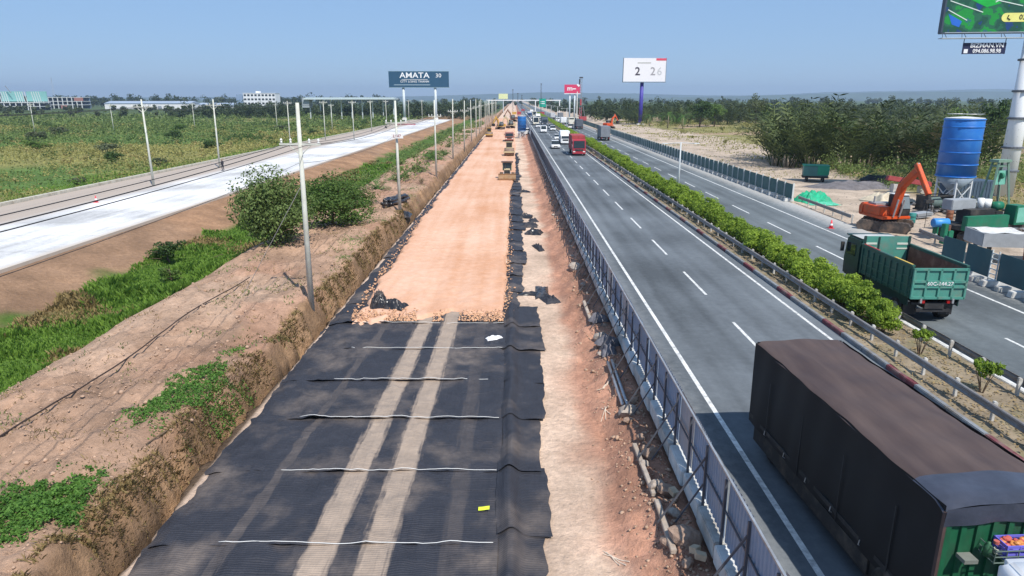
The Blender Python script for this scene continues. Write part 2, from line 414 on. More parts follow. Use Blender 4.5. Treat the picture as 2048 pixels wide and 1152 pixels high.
# ---- roads
def roadmat(name, col, tracks, dust=None, wet=.0):
    m, n, l, p = newmat(name)
    ge = n.new("ShaderNodeNewGeometry"); sp = n.new("ShaderNodeSeparateXYZ"); l.new(ge.outputs["Position"], sp.inputs[0])
    mp = n.new("ShaderNodeMapping"); mp.inputs["Scale"].default_value = (1.1, .06, 1); l.new(ge.outputs["Position"], mp.inputs[0])
    na = n.new("ShaderNodeTexNoise"); na.inputs["Scale"].default_value = 1.0; na.inputs["Detail"].default_value = 5; l.new(mp.outputs[0], na.inputs["Vector"])
    nb = n.new("ShaderNodeTexNoise"); nb.inputs["Scale"].default_value = 2.5; nb.inputs["Detail"].default_value = 10; nb.inputs["Roughness"].default_value = .75; l.new(ge.outputs["Position"], nb.inputs["Vector"])
    nc = n.new("ShaderNodeTexNoise"); nc.inputs["Scale"].default_value = .09; nc.inputs["Detail"].default_value = 4; l.new(ge.outputs["Position"], nc.inputs["Vector"])
    s1 = n.new("ShaderNodeMath"); s1.operation = 'ADD'; l.new(na.outputs[0], s1.inputs[0]); l.new(nb.outputs[0], s1.inputs[1])
    s2 = n.new("ShaderNodeMath"); s2.operation = 'ADD'; nk_ = n.new("ShaderNodeMath"); nk_.operation = 'MULTIPLY_ADD'; nk_.inputs[1].default_value = 2.0; nk_.inputs[2].default_value = -.5; l.new(nc.outputs[0], nk_.inputs[0]); l.new(s1.outputs[0], s2.inputs[0]); l.new(nk_.outputs[0], s2.inputs[1])
    mr = n.new("ShaderNodeMapRange"); mr.inputs[1].default_value = 1.1; mr.inputs[2].default_value = 1.9; mr.inputs[3].default_value = .68; mr.inputs[4].default_value = 1.42
    l.new(s2.outputs[0], mr.inputs[0])
    fac = mr.outputs[0]
    for x0, w, k in tracks:                                    # worn / oil darkened lanes, running with the road
        d = n.new("ShaderNodeMath"); d.operation = 'SUBTRACT'; d.inputs[1].default_value = x0; l.new(sp.outputs[0], d.inputs[0])
        a = n.new("ShaderNodeMath"); a.operation = 'ABSOLUTE'; l.new(d.outputs[0], a.inputs[0])
        r = n.new("ShaderNodeMapRange"); r.interpolation_type = 'SMOOTHSTEP'; r.inputs[1].default_value = 0; r.inputs[2].default_value = w; r.inputs[3].default_value = k; r.inputs[4].default_value = 1.0
        l.new(a.outputs[0], r.inputs[0])
        q = n.new("ShaderNodeMath"); q.operation = 'MULTIPLY'; l.new(fac, q.inputs[0]); l.new(r.outputs[0], q.inputs[1]); fac = q.outputs[0]
    vm = n.new("ShaderNodeVectorMath"); vm.operation = 'SCALE'; vm.inputs[0].default_value = col; l.new(fac, vm.inputs["Scale"])
    out = vm.outputs[0]
    if dust:
        for x0, x1, dc in dust:
            r = n.new("ShaderNodeMapRange"); r.interpolation_type = 'SMOOTHSTEP'; r.inputs[1].default_value = x0; r.inputs[2].default_value = x1
            ad = n.new("ShaderNodeMath"); ad.operation = 'MULTIPLY_ADD'; ad.inputs[1].default_value = (x1 - x0) * 1.1; l.new(nb.outputs[0], ad.inputs[0])
            ax = n.new("ShaderNodeMath"); ax.operation = 'ADD'; ax.inputs[1].default_value = -(x1 - x0) * .55; l.new(sp.outputs[0], ax.inputs[0]); l.new(ax.outputs[0], ad.inputs[2])
            l.new(ad.outputs[0], r.inputs[0])
            mx = n.new("ShaderNodeMix"); mx.data_type = 'RGBA'; mx.inputs[7].default_value = (*dc, 1); l.new(r.outputs[0], mx.inputs[0]); l.new(out, mx.inputs[6]); out = mx.outputs[2]
    l.new(out, p.inputs["Base Color"]); p.inputs["Roughness"].default_value = .82; p.inputs["Specular IOR Level"].default_value = .25
    b = n.new("ShaderNodeBump"); b.inputs["Strength"].default_value = .25; b.inputs["Distance"].default_value = .01; l.new(nb.outputs[0], b.inputs["Height"]); l.new(b.outputs[0], p.inputs["Normal"])
    return m
asph_a = roadmat("asphalt", (.118, .132, .145), [(8.15, .55, .84), (9.75, .55, .82), (11.9, .55, .85), (13.5, .55, .86), (8.95, 1.9, .88), (12.7, 1.9, .9)], [(7.0, 5.0, (.22, .225, .225))])
asph_b = roadmat("asphalt_worn", (.118, .134, .142), [(20.1, .55, .86), (21.7, .55, .86), (23.6, .55, .85), (25.1, .55, .85), (20.9, 1.9, .92), (24.3, 1.9, .92)], [(26.6, 29.3, (.40, .39, .37))])
YE = 3200
def sheet(name, x0, x1, z, mat, y0=-20, y1=YE, parent=None, n=40):
    yy = list(np.geomspace(1, y1 - y0 + 1, n) + y0 - 1)
    return link(name, B().grid([x0, (x0 + x1) / 2, x1], yy, lambda x, y: z).mesh(name, mat), parent)
def slab(name, x0, x1, z0, z1, y0, y1, mat, parent=None):
    return part(name, B().box(((x0 + x1) / 2, (y0 + y1) / 2, (z0 + z1) / 2), (x1 - x0, y1 - y0, z1 - z0)), mat, parent)
roadA = struct(slab("road", 5.05, 15.15, -.5, 0, -20, YE, asph_a))
roadB = struct(slab("road", 18.95, 29.4, -.5, 0, -20, YE, asph_b))
paint = M("road_paint", (.66, .66, .64), .6, .25, 6, dirt=(.22, .22, .22), dscale=3.5)
sheet("edge_line", 7.0, 7.17, .004, paint, parent=roadA); sheet("edge_line", 14.45, 14.6, .004, paint, parent=roadA)
sheet("edge_line", 26.1, 26.26, .004, paint, parent=roadB); sheet("edge_line", 19.25, 19.4, .004, paint, parent=roadB)
dash = B().grid([-.075, .075], [0, 5.3], lambda x, y: 0).mesh("lane_dash", paint)
for i in range(-2, 34):
    link("lane_dash", dash, roadA, (10.8, 36.9 + i * 10.2, .004)); link("lane_dash", dash, roadB, (22.6, 34.6 + i * 10.2, .004))
med = M("median_soil", (.24, .19, .13), .95, .35, 1.3, bump=.6, bscale=6, dirt=(.16, .15, .07), dscale=.9)
b = B().grid(np.linspace(15.36, 18.76, 12), list(np.arange(14, 90, .4)) + list(np.geomspace(90, 1500, 60)), lambda x, y: .16 + .05 * math.sin(x * 5 + y * 1.7) * math.cos(y * 2.3 - x))
struct(part("median_strip", b, med, None, True))
kr = M("kerb_red", (.15, .04, .05), .8, .25, 3, dirt=(.2, .17, .15)); kw = M("kerb_white", (.20, .215, .235), .8, .25, 3, dirt=(.18, .15, .12)); kg = M("kerb_plain", (.52, .51, .48), .85, .2, 2, dirt=(.32, .28, .24))
def stone(m): return B().prism([(-.995, -.3), (.995, -.3), (.995, .2), (-.995, .2)], -.1, .1).mesh("kerb_stone", m, bev=.025)
ks = [stone(kr), stone(kw), stone(kg)]
kerbA = struct(bpy.data.objects.new("kerb", None)); COL.objects.link(kerbA); kerbB = struct(bpy.data.objects.new("kerb", None)); COL.objects.link(kerbB)
kseq = [0, 1, 1]
for i in range(75): link("kerb_stone", ks[kseq[i % 3]], kerbA, (15.25, 13 + i * 1.0 * 2, .0), 0)
for i in range(75): link("kerb_stone", ks[2], kerbB, (18.86, 13 + i * 2.0, .0), 0)
slab("kerb_run", 15.15, 15.35, -.3, .2, 163, 1500, kw, kerbA); slab("kerb_run", 18.76, 18.96, -.3, .2, 163, 1500, kg, kerbB)

# ---- the new concrete road on the left
conc = roadmat("new_concrete", (.58, .575, .57), [(-38, 3, .97)], [(-43.0, -46.5, (.40, .335, .28)), (-34.2, -32.9, (.50, .43, .36))])
roadL = struct(slab("concrete_road", -52.6, -33.1, -.5, -.02, -20, 376, conc))
kl = M("drain_kerb", (.50, .47, .40), .85, .2, 1.5, dirt=(.3, .26, .2))
kerbL = struct(bpy.data.objects.new("kerb", None)); COL.objects.link(kerbL)
ksl = B().box((0, 0, 0), (.5, 2.96, .55)).mesh("kerb_stone", kl, bev=.03)
for i in range(110): link("kerb_stone", ksl, kerbL, (-52.9, 40 + i * 3, .02))
joint = M("concrete_joint", (.30, .29, .28), .9, .1)
jm = B().box((0, 0, 0), (11, .05, .006)).mesh("road_joint", joint)
for i in range(54): link("road_joint", jm, roadL, (-38.8, 30 + i * 6, -.019))
# a dusty side track across the field beyond it
tr = M("dusty_track", (.42, .38, .29), .95, .2, .5)
struct(part("side_track", B().grid(np.linspace(-420, -56, 60), [0, 1, 2, 3, 4], lambda x, y: gzs(x, 262 + y + .02 * x) + .14), tr, None)).location = (0, 262, 0)

# ================================================================== MATS AND SAND
def matmat():
    m, n, l, p = newmat("geotextile")
    ge = n.new("ShaderNodeNewGeometry"); sp = n.new("ShaderNodeSeparateXYZ"); l.new(ge.outputs["Position"], sp.inputs[0])
    def mth(op, a, b=None, c=None):
        q = n.new("ShaderNodeMath"); q.operation = op
        for i, v in enumerate((a, b, c)):
            if v is None: continue
            if isinstance(v, (int, float)): q.inputs[i].default_value = v
            else: l.new(v, q.inputs[i])
        return q.outputs[0]
    nz = n.new("ShaderNodeTexNoise"); nz.inputs["Scale"].default_value = 1.6; nz.inputs["Detail"].default_value = 8; nz.inputs["Roughness"].default_value = .65; l.new(ge.outputs["Position"], nz.inputs["Vector"])
    nf = n.new("ShaderNodeTexNoise"); nf.inputs["Scale"].default_value = .45; nf.inputs["Detail"].default_value = 6; l.new(ge.outputs["Position"], nf.inputs["Vector"])
    mp = n.new("ShaderNodeMapping"); mp.inputs["Scale"].default_value = (6, .35, 1); l.new(ge.outputs["Position"], mp.inputs[0])
    ns = n.new("ShaderNodeTexNoise"); ns.inputs["Scale"].default_value = 1.5; ns.inputs["Detail"].default_value = 5; l.new(mp.outputs[0], ns.inputs["Vector"])
    msk = None
    for x0, dx, w, k, nsx in [(-5.12, .020, .50, 1.0, .5), (-3.62, .013, .50, 1.0, .5), (-7.75, .050, .22, .26, .6), (-1.62, -.004, .34, .16, .7)]:
        ctr = mth('MULTIPLY_ADD', mth('SUBTRACT', sp.outputs[1], 13.0), dx, x0)
        d = mth('ABSOLUTE', mth('SUBTRACT', sp.outputs[0], ctr))
        d = mth('ADD', d, mth('MULTIPLY', mth('ADD', mth('SUBTRACT', ns.outputs[0], .5), mth('MULTIPLY', mth('SUBTRACT', nz.outputs[0], .5), .9)), .42))
        r = n.new("ShaderNodeMapRange"); r.interpolation_type = 'SMOOTHSTEP'; r.inputs[1].default_value = w; r.inputs[2].default_value = w * .55; r.inputs[4].default_value = k; l.new(d, r.inputs[0])
        q = mth('MULTIPLY', r.outputs[0], mth('MULTIPLY_ADD', nz.outputs[0], .7 * (1 if k > .9 else 1.6), .42 if k > .9 else -.1))
        msk = q if msk is None else mth('MAXIMUM', msk, q)
    dr = n.new("ShaderNodeMapRange"); dr.inputs[1].default_value = .5; dr.inputs[2].default_value = .8; dr.inputs[4].default_value = .7; l.new(nf.outputs[0], dr.inputs[0])
    dst = mth('MULTIPLY', dr.outputs[0], mth('MULTIPLY_ADD', nz.outputs[0], 1.6, -.3))
    sp2 = n.new("ShaderNodeMapRange"); sp2.inputs[1].default_value = .66; sp2.inputs[2].default_value = .74; sp2.inputs[4].default_value = .5; l.new(nz.outputs[0], sp2.inputs[0])
    msk = mth('MAXIMUM', msk, mth('MAXIMUM', dst, mth('MULTIPLY', sp2.outputs[0], .35)))
    wv = mth('SINE', mth('MULTIPLY', sp.outputs[1], 74.0))
    c0 = n.new("ShaderNodeMix"); c0.data_type = 'RGBA'; c0.inputs[6].default_value = (.017, .018, .024, 1); c0.inputs[7].default_value = (.056, .057, .070, 1)
    l.new(mth('MULTIPLY_ADD', wv, .2, mth('MULTIPLY', nz.outputs[0], .8)), c0.inputs[0])
    c1 = n.new("ShaderNodeMix"); c1.data_type = 'RGBA'; c1.inputs[7].default_value = (.42, .325, .25, 1); l.new(msk, c1.inputs[0]); l.new(c0.outputs[2], c1.inputs[6])
    l.new(c1.outputs[2], p.inputs["Base Color"]); p.inputs["Roughness"].default_value = .62; p.inputs["Specular IOR Level"].default_value = .3
    b = n.new("ShaderNodeBump"); b.inputs["Strength"].default_value = .75; b.inputs["Distance"].default_value = .035
    l.new(mth('ADD', mth('MULTIPLY', ns.outputs[0], 1.1), mth('MULTIPLY_ADD', wv, .16, mth('MULTIPLY', nz.outputs[0], 2.4))), b.inputs["Height"]); l.new(b.outputs[0], p.inputs["Normal"])
    return m
GEO = matmat()
rope = M("white_rope", (.8, .8, .78), .6, .1)
geo = thing("geotextile_mat", "wide black geotextile ground mat with white seams and pale tyre tracks", "ground mat", (0, 0, 0))
def clothsheet(x0, x1, y0, y1, z, seed, rag=(.25, .0), amp=.03, lift=.03, ridge=None, nx=60, nyy=16):
    U, Vv = np.meshgrid(np.linspace(0, 1, nx), np.linspace(0, 1, nyy))
    yy = y0 + (y1 - y0) * Vv
    l0 = x0 + fbm(yy * 0 + seed, yy, .8, 3, seed) * rag[0]; l1 = x1 + fbm(yy * 0 + seed + 3, yy, 1.1, 3, seed + 2) * rag[1]
    xx = l0 + (l1 - l0) * U
    yy = yy + fbm(xx, xx * 0 + seed, .5, 2, seed) * .06
    zz = z + fbm(xx, yy, .55, 4, seed) * amp + np.maximum(0, fbm(xx * 1.6 + yy * .5, yy * .35, .8, 3, seed + 5)) * amp * 1.6 + (.5 - np.abs(fbm(xx * .5 + yy * .9, yy - xx * .3, 1.5, 3, seed + 9))) ** 3 * amp * 3.2 + lift * (1 - Vv) ** 3
    if ridge: zz = zz + ridge(xx, yy)
    Vt = np.column_stack([xx.ravel(), yy.ravel(), zz.ravel()])
    i = (np.arange(nyy - 1)[:, None] * nx + np.arange(nx - 1)[None, :]).ravel()
    return Vt, np.column_stack([i, i + 1, i + nx + 1, i + nx])
seamY = [8.3, 12.0, 15.7, 19.45, 23.1, 26.7, 30.5, 34.3, 38.2]
def lip(x, y): return -.16 * sstep(-9.2, -10.1, x)
for i in range(8):
    V, F = clothsheet(-9.82, -.42, seamY[i] - .06, seamY[i + 1] + .25, -.86, 60 + i, (.28, .0), .085, .03, lip, 130, 50)
    link("sheet", npmesh("sheet", V, F, GEO, True), geo)
    if i >= 1 and i < 8:
        x0 = -7.6 + random.uniform(-.4, .4); pts = []
        for x in np.linspace(x0, -.55, 40):
            j = np.argmin((V[:, 0] - x) ** 2 + (V[:, 1] - seamY[i]) ** 2)
            pts.append((x, seamY[i] + .03 * math.sin(x * .9 + i), V[j, 2] + .035))
        part("seam_rope", B().tube(pts, .009, 5), rope, geo, True)
# dark edge strip that stays visible between trench and sand
for i in range(14):
    y0 = 38 + i * 12
    V, F = clothsheet(-9.82, -8.2, y0, y0 + 12.2, -.88, 90 + i, (.35, .1), .05, .03, lip, 16, 30)
    link("edge_sheet", npmesh("edge_sheet", V, F, GEO, True), geo)
side = thing("geotextile_side_strip", "row of overlapping black geotextile offcuts beside the sand strip", "ground mat")
yy = 9.0; i = 0
while yy < 150:
    ln = random.uniform(3.2, 3.9) if yy < 36 else random.uniform(2.2, 5.5)
    x1 = 1.15 + random.uniform(-.15, .3) - (.012 * (30 - yy) if yy < 30 else 0)
    if yy > 36: x1 = random.uniform(.55, 1.2)
    if 36.2 < yy < 37.6: x1 = .25
    rd = (lambda x, y: .26 * np.exp(-((x + .12 + .06 * np.sin(y * 1.1)) / .26) ** 2)) if yy < 36 else (lambda x, y: .06 * np.exp(-((x + .05) / .2) ** 2))
    V, F = clothsheet(-.5, x1, yy, yy + ln + .35, -.90 + (.0 if i % 2 else .012), 130 + i, (.12, .22), .05, .05, rd, 30, 16)
    link("sheet", npmesh("sheet", V, F, GEO, True), side)
    yy += ln + (0 if yy < 36 else random.choice([0, 0, .2, .8])); i += 1

sandm, n, l, p = newmat("laterite_sand")
ge = n.new("ShaderNodeNewGeometry")
mp = n.new("ShaderNodeMapping"); mp.inputs["Scale"].default_value = (.9, .05, 1); l.new(ge.outputs["Position"], mp.inputs[0])
na = n.new("ShaderNodeTexNoise"); na.inputs["Scale"].default_value = 1; na.inputs["Detail"].default_value = 5; l.new(mp.outputs[0], na.inputs["Vector"])
nb = n.new("ShaderNodeTexNoise"); nb.inputs["Scale"].default_value = 2.2; nb.inputs["Detail"].default_value = 9; nb.inputs["Roughness"].default_value = .7; l.new(ge.outputs["Position"], nb.inputs["Vector"])
nc = n.new("ShaderNodeTexNoise"); nc.inputs["Scale"].default_value = .12; nc.inputs["Detail"].default_value = 4; l.new(ge.outputs["Position"], nc.inputs["Vector"])
s1 = n.new("ShaderNodeMath"); s1.operation = 'ADD'; l.new(na.outputs[0], s1.inputs[0]); l.new(nb.outputs[0], s1.inputs[1])
s2 = n.new("ShaderNodeMath"); s2.operation = 'ADD'; l.new(s1.outputs[0], s2.inputs[0]); l.new(nc.outputs[0], s2.inputs[1])
cr = n.new("ShaderNodeValToRGB"); cr.color_ramp.elements[0].position = .36; cr.color_ramp.elements[0].color = (.52, .265, .15, 1); cr.color_ramp.elements[1].position = .60; cr.color_ramp.elements[1].color = (.68, .44, .32, 1)
dv = n.new("ShaderNodeMath"); dv.operation = 'DIVIDE'; dv.inputs[1].default_value = 3.0; l.new(s2.outputs[0], dv.inputs[0]); l.new(dv.outputs[0], cr.inputs[0])
l.new(cr.outputs[0], p.inputs["Base Color"]); p.inputs["Roughness"].default_value = .95; p.inputs["Specular IOR Level"].default_value = .1
bp = n.new("ShaderNodeBump"); bp.inputs["Strength"].default_value = .5; bp.inputs["Distance"].default_value = .05; l.new(nb.outputs[0], bp.inputs["Height"]); l.new(bp.outputs[0], p.inputs["Normal"])
sy = np.concatenate([np.arange(33.6, 60, .17), np.geomspace(60, 420, 190)]); su = np.linspace(0, 1, 74)
U, Y = np.meshgrid(su, sy)
XL = -8.75 + fbm(Y * 0, Y, .5, 4, 71) * .5 - .55 * sstep(38, 75, Y); XR = -.38 + fbm(Y * 0 + 4, Y, .6, 4, 72) * .25 + .75 * sstep(85, 110, Y)
X = XL + (XR - XL) * U
fr = 34.3 + fbm(X, X * 0, .8, 4, 73) * 1.5 + .3 + np.where(X < -5.6, -.35, .15) + .0 * X
edge = np.minimum(np.minimum(sstep(0, .35, X - XL), sstep(0, .3, XR - X)), sstep(0, .75, Y - fr))
track = .05 * (np.exp(-((X + 4.75) / .38) ** 2) + np.exp(-((X + 3.35) / .38) ** 2)) * (1 - sstep(38, 46, Y))
ramp = (np.exp(-((X + 4.75) / .45) ** 4) + np.exp(-((X + 3.35) / .45) ** 4)); 
edge2 = np.minimum(edge, 1) * (1 - ramp * .0)
Z = -1.02 + edge2 * (.40 + fbm(X, Y, 1.6, 4, 74) * (.06 + .16 * (1 - sstep(34.5, 37, Y)) + .07 * (edge < .9))) - track + fbm(X, Y, .15, 3, 75) * .05
V = np.column_stack([X.ravel(), Y.ravel(), Z.ravel()]); nxs = len(su)
i = (np.arange(len(sy) - 1)[:, None] * nxs + np.arange(nxs - 1)[None, :]).ravel()
sandz = lambda x, y: -.61
struct(link("sand_layer", npmesh("sand_layer", V, np.column_stack([i, i + 1, i + nxs + 1, i + nxs]), sandm, True)))

# loose lumps: icosphere clods used for sand edge, mound and rocks
def lump(seed, mat, sub=1, rough=.28, sq=(1, 1, 1)):
    bm = bmesh.new(); bmesh.ops.create_icosphere(bm, subdivisions=sub, radius=1); rs = np.random.RandomState(seed)
    ax = rs.normal(0, 1, (5, 3)); ax /= np.linalg.norm(ax, axis=1, keepdims=True); lim = rs.uniform(.55, .85, 5)
    for v in bm.verts:
        c = np.array(v.co)
        for a, q in zip(ax, lim):
            d = c @ a
            if d > q: c = c - a * (d - q)
        c = c * (1 + rs.uniform(-rough, rough) * .5) * np.array(sq); v.co = c
    me = bpy.data.meshes.new("lump"); bm.to_mesh(me); bm.free(); me.materials.append(mat); return me
def scatter_lumps(name, P, sizes, mat, seed):
    rs = np.random.RandomState(seed); bm = bmesh.new(); bmesh.ops.create_icosphere(bm, subdivisions=1, radius=1)
    V0 = np.array([v.co for v in bm.verts]); F0 = np.array([[v.index for v in f.verts] for f in bm.faces]); bm.free()
    parts = []
    for p, s in zip(P, sizes):
        a = rs.uniform(0, 6.28); c, sn = math.cos(a), math.sin(a)
        v = V0 * rs.uniform(.65, 1.2, V0.shape[0])[:, None] * np.array([1, rs.uniform(.6, 1), rs.uniform(.45, .8)]) * s
        v = v @ np.array([[c, sn, 0], [-sn, c, 0], [0, 0, 1]]) + np.array(p); parts.append((v, F0))
    V, F = joinVF(parts); return link(name, npmesh(name, V, F, mat))
rs = np.random.RandomState(5)
clod = M("sand_clod", (.55, .32, .19), .95, .25, 5)
P = []; sz = []
for _ in range(1100):
    x = rs.uniform(-8.7, -.5); yv = 34.4 + rs.exponential(.45) * (1.3 if x < -5.8 else 1)
    if abs(x + 4.75) < .42 or abs(x + 3.35) < .42: continue
    if yv > 36.2: continue
    P.append((x, yv, -.78 + .22 * min(1, max(0, (yv - 34.3) / .7)))); sz.append(rs.uniform(.02, .085))
for _ in range(500):
    yv = 36 + rs.exponential(18); s_ = rs.choice([0, 1]); x = (-8.8 - .5 * min(1, max(0, (yv - 38) / 37))) if s_ == 0 else -.4
    P.append((x + rs.normal(0, .16), yv, -.72)); sz.append(rs.uniform(.03, .1))
stuff(scatter_lumps("sand_clods", P, sz, clod, 6), "loose orange clods along the crumbling edge of the sand layer", "soil clods")
dclod = M("dirt_clod", (.40, .27, .19), .95, .3, 5)
P = []; sz = []
for _ in range(5200):
    yv = 12 + rs.exponential(24); x = rs.uniform(-20.6, -11) if rs.rand() < .6 else 4.7 - abs(rs.normal(0, .75))
    if yv > 120: continue
    P.append((x, yv, gzs(x, yv) + .02)); sz.append(rs.uniform(.015, .06) * (1 + 1.2 * (rs.rand() < .1)))
stuff(scatter_lumps("dirt_clods", P, sz, dclod, 8), "dry dirt clods scattered over the bare embankment and fence bank", "soil clods")
# ================================================================== FENCES, RAILS, MEDIAN
steel = M("galvanised_steel", (.46, .47, .48), .45, .15, 4, metal=.6, dirt=(.3, .26, .22))
steel_d = M("dark_steel", (.10, .11, .13), .5, .2, 4, metal=.3)
pblue = M("panel_blue", (.24, .31, .42), .5, .16, .8, dirt=(.33, .34, .37), dscale=.7)
pgrey = M("panel_grey", (.36, .36, .39), .6, .14, .8, dirt=(.34, .30, .27), dscale=.8)
concr = M("concrete", (.50, .49, .46), .9, .2, 2.2, bump=.3, bscale=14, dirt=(.30, .26, .22), dscale=1.0)
concw = M("concrete_pale", (.62, .62, .60), .85, .15, 2.2, dirt=(.36, .32, .28), dscale=1.2)
def corrug(w, h, mat, pitch=.19, dep=.028):
    b = B(); n = int(w / pitch) ; k = 0
    prof = []
    for i in range(n):
        x = -w / 2 + i * w / n; q = w / n
        prof += [(x, 0), (x + q * .3, 0), (x + q * .42, dep), (x + q * .88, dep)]
    prof.append((w / 2, 0))
    V = [(x, y, 0) for x, y in prof] + [(x, y, h) for x, y in prof]; m = len(prof)
    b.add(V, [(i, i + 1, m + i + 1, m + i) for i in range(m - 1)]); return b.mesh("panel", mat)
fence = thing("site_fence", "long blue corrugated metal hoarding with diagonal props beside the expressway", "fence")
PW = 1.62
pm = [corrug(PW * .98, 1.72, pblue), corrug(PW * .98, 1.72, pgrey, .3, .012), corrug(PW * .62, 1.72, pgrey, .5, .008)]
postm = B().box((0, 0, .9), (.06, .06, 2.2)).mesh("post", steel_d)
brm = B().beam((0, 0, 0), (-1.05, .25, -2.05), .045).beam((0, 0, -.75), (-.62, .1, -1.95), .04).mesh("brace", steel_d)
blk = B().prism([(-.78, 0), (.78, 0), (.78, .5), (-.78, .5)], -.2, .14).mesh("barrier_block", concw, bev=.03)
blk2 = B().prism([(-.78, 0), (.78, 0), (.78, .5), (-.78, .5)], -.2, .14).mesh("barrier_block", concr, bev=.03)
for i in range(230):
    y = 9.2 + i * PW; rr = random.random()
    me = pm[0] if rr < .84 else pm[1]
    o = link("panel", me, fence, (5.02 + random.uniform(-.025, .025), y + PW / 2, .46), R(-90 + random.uniform(-1, 1)))
    o.rotation_euler[0] = R(random.uniform(-1.2, 1.2))
    if i < 120:
        link("post", postm, fence, (4.93, y, .1))
        if i % 2 == 0: link("brace", brm, fence, (4.9, y, 1.75))
        if i < 90: link("barrier_block", blk if i % 3 else blk2, fence, (4.98 + random.uniform(-.03, .03), y + PW / 2, -.1))
part("top_rail", B().box((4.96, 190, 2.19), (.05, 370, .05)), steel, fence)
part("mid_rail", B().box((4.955, 190, 1.3), (.04, 370, .04)), steel_d, fence)
part("barrier_run", B().box((4.95, 270, .12), (.3, 230, .5)), concw, fence)

pgreen = M("panel_green", (.045, .115, .115), .55, .14, .8, dirt=(.11, .16, .15), dscale=.6)
pale = M("pale_post", (.55, .57, .55), .6, .1)
fB = thing("site_fence", "dark green sheet hoarding with white posts running far along the opposite carriageway", "fence")
gp = B().box((0, 0, .82), (2.2, .04, 1.55)).mesh("panel", pgreen, bev=.012)
gpost = B().box((0, 0, .95), (.16, .07, 1.9)).mesh("post", pale)
gb = B().prism([(-.52, 0), (.52, 0), (.46, .36), (-.46, .36)], -.22, .2).mesh("base_block", concw, bev=.03)
gb2 = B().prism([(-.4, 0), (.4, 0), (.4, .3), (-.4, .3)], -.2, .2).mesh("base_block", concr, bev=.03)
for i in range(125):
    y = 72.6 + i * 2.3
    o = link("panel", gp, fB, (29.65 + random.uniform(-.03, .03), y + 1.15, .26), R(90 + random.uniform(-1.5, 1.5)))
    if i < 70: link("post", gpost, fB, (29.6, y, .1))
    if i < 60:
        link("base_block", gb, fB, (29.45, y + .6, 0), R(90)); link("base_block", gb2, fB, (29.5, y + 1.7, 0), R(90))
fN = thing("site_fence", "short run of blue-green hoarding panels beside the dump truck with a ladder gap", "fence")
npm = B().box((0, 0, .95), (2.28, .045, 1.62)).mesh("panel", M("panel_teal", (.035, .10, .115), .5, .12, .7, dirt=(.07, .13, .13), dscale=.5), bev=.012)
for y in (25.6, 28.0, 30.4, 32.8, 35.2, 37.6, 40.6, 43.0): link("panel", npm, fN, (28.25 + random.uniform(-.02, .02), y, .22), R(90 + random.uniform(-1, 1)))
lad = B()
for dy in (-.3, .3): lad.box((28.22, 39.1 + dy, 1.1), (.06, .06, 1.9))
for k in range(6): lad.box((28.22, 39.1, .35 + k * .3), (.05, .6, .06))
part("ladder", lad, pale, fN)
for i in range(17):
    me = gb if i % 2 == 0 else gb2
    link("base_block", me, fN, (27.9, 24.6 + i * 1.18, 0), R(90 + random.uniform(-3, 3)))
# W-beam guard rails
def wbeam(L):
    pf = [(0, .16), (.05, .14), (.07, .1), (.02, .05), (.02, 0), (.02, -.05), (.07, -.1), (.05, -.14), (0, -.16)]
    b = B(); m = len(pf)
    b.add([(x, 0, z) for x, z in pf] + [(x, L, z) for x, z in pf], [(i, i + 1, m + i + 1, m + i) for i in range(m - 1)])
    b.add([(x - .012, 0, z) for x, z in pf] + [(x - .012, L, z) for x, z in pf], [(i + 1, i, m + i, m + i + 1) for i in range(m - 1)])
    return b
gpm = B().box((0, 0, .28), (.10, .12, .86)).box((0, -.04, .55), (.16, .05, .26)).mesh("post", concr, bev=.01)
def guard(label, x, y0, y1, rz0, sp, face, z=.16, nmax=70):
    g = thing("guard_rail", label, "guard rail", (x, y0, z)); L = y1 - y0
    part("rail", wbeam(L), M("rail_shade_grey", (.24, .23, .225), .6, .2, 3, metal=.15, dirt=(.20, .15, .12)), g).scale = (face, 1, 1)  # steel grey darkened to carry the shade of the rail face, dirt over it
    for i in range(int(L / sp)):
        if i >= nmax: break
        link("post", gpm, g, (-.12 * face, i * sp, 0))
    for c in g.children:
        if c.name.startswith("rail"): c.location.z = .52
    return g
guard("long steel crash barrier on the near side of the planted median", 15.95, 13, 420, 0, 2.0, -1)
guard("long steel crash barrier on the far side of the planted median", 18.45, 13, 420, 0, 2.0, 1)
g = guard("short steel crash barrier at the end of the green hoarding by the excavator", 30.0, 0, 12.5, 0, 2.0, -1, 0.0); g.location.y = 60.3; g.rotation_euler.z = R(-1.5)
g = guard("short crash barrier end left of the drilling rig", 31.8, 0, 4.4, 0, 2.0, -1, 0.0); g.location.y = 49.3; g.rotation_euler.z = R(-6)

# ---- median shrubs
hl = leafmat("hedge_leaf", (.05, .12, .014), (.40, .54, .07), .5, 1.6, 1.5)
bark = M("bark", (.13, .09, .06), .9, .25, 6)
hv = []
for s in range(4):
    V, F = crown((1.12, 1.2, .84), 46, 4200, .17, .085, 200 + s, cr=.36, base=1.0, shell=.85); hv.append(npmesh("foliage", V, F, hl))
def stemsmesh(n, h, r, seed):
    rs = random.Random(seed); b = B()
    for _ in range(n):
        a = rs.uniform(0, 6.28); b.tube([(math.cos(a) * .05, math.sin(a) * .05, 0), (math.cos(a) * r * .5, math.sin(a) * r * .5, h * .5), (math.cos(a) * r, math.sin(a) * r, h)], [.022, .016, .008], 5)
    return b.mesh("stem", bark)
hst = [stemsmesh(6, .8, .3, s) for s in range(2)]
V, F = crown((.42, .42, .34), 14, 520, .15, .075, 260, cr=.4, base=.85); sv = npmesh("foliage", V, F, hl)
V, F = crown((.62, .55, .42), 16, 700, .16, .08, 261, cr=.38, base=.95); sv2 = npmesh("foliage", V, F, hl)
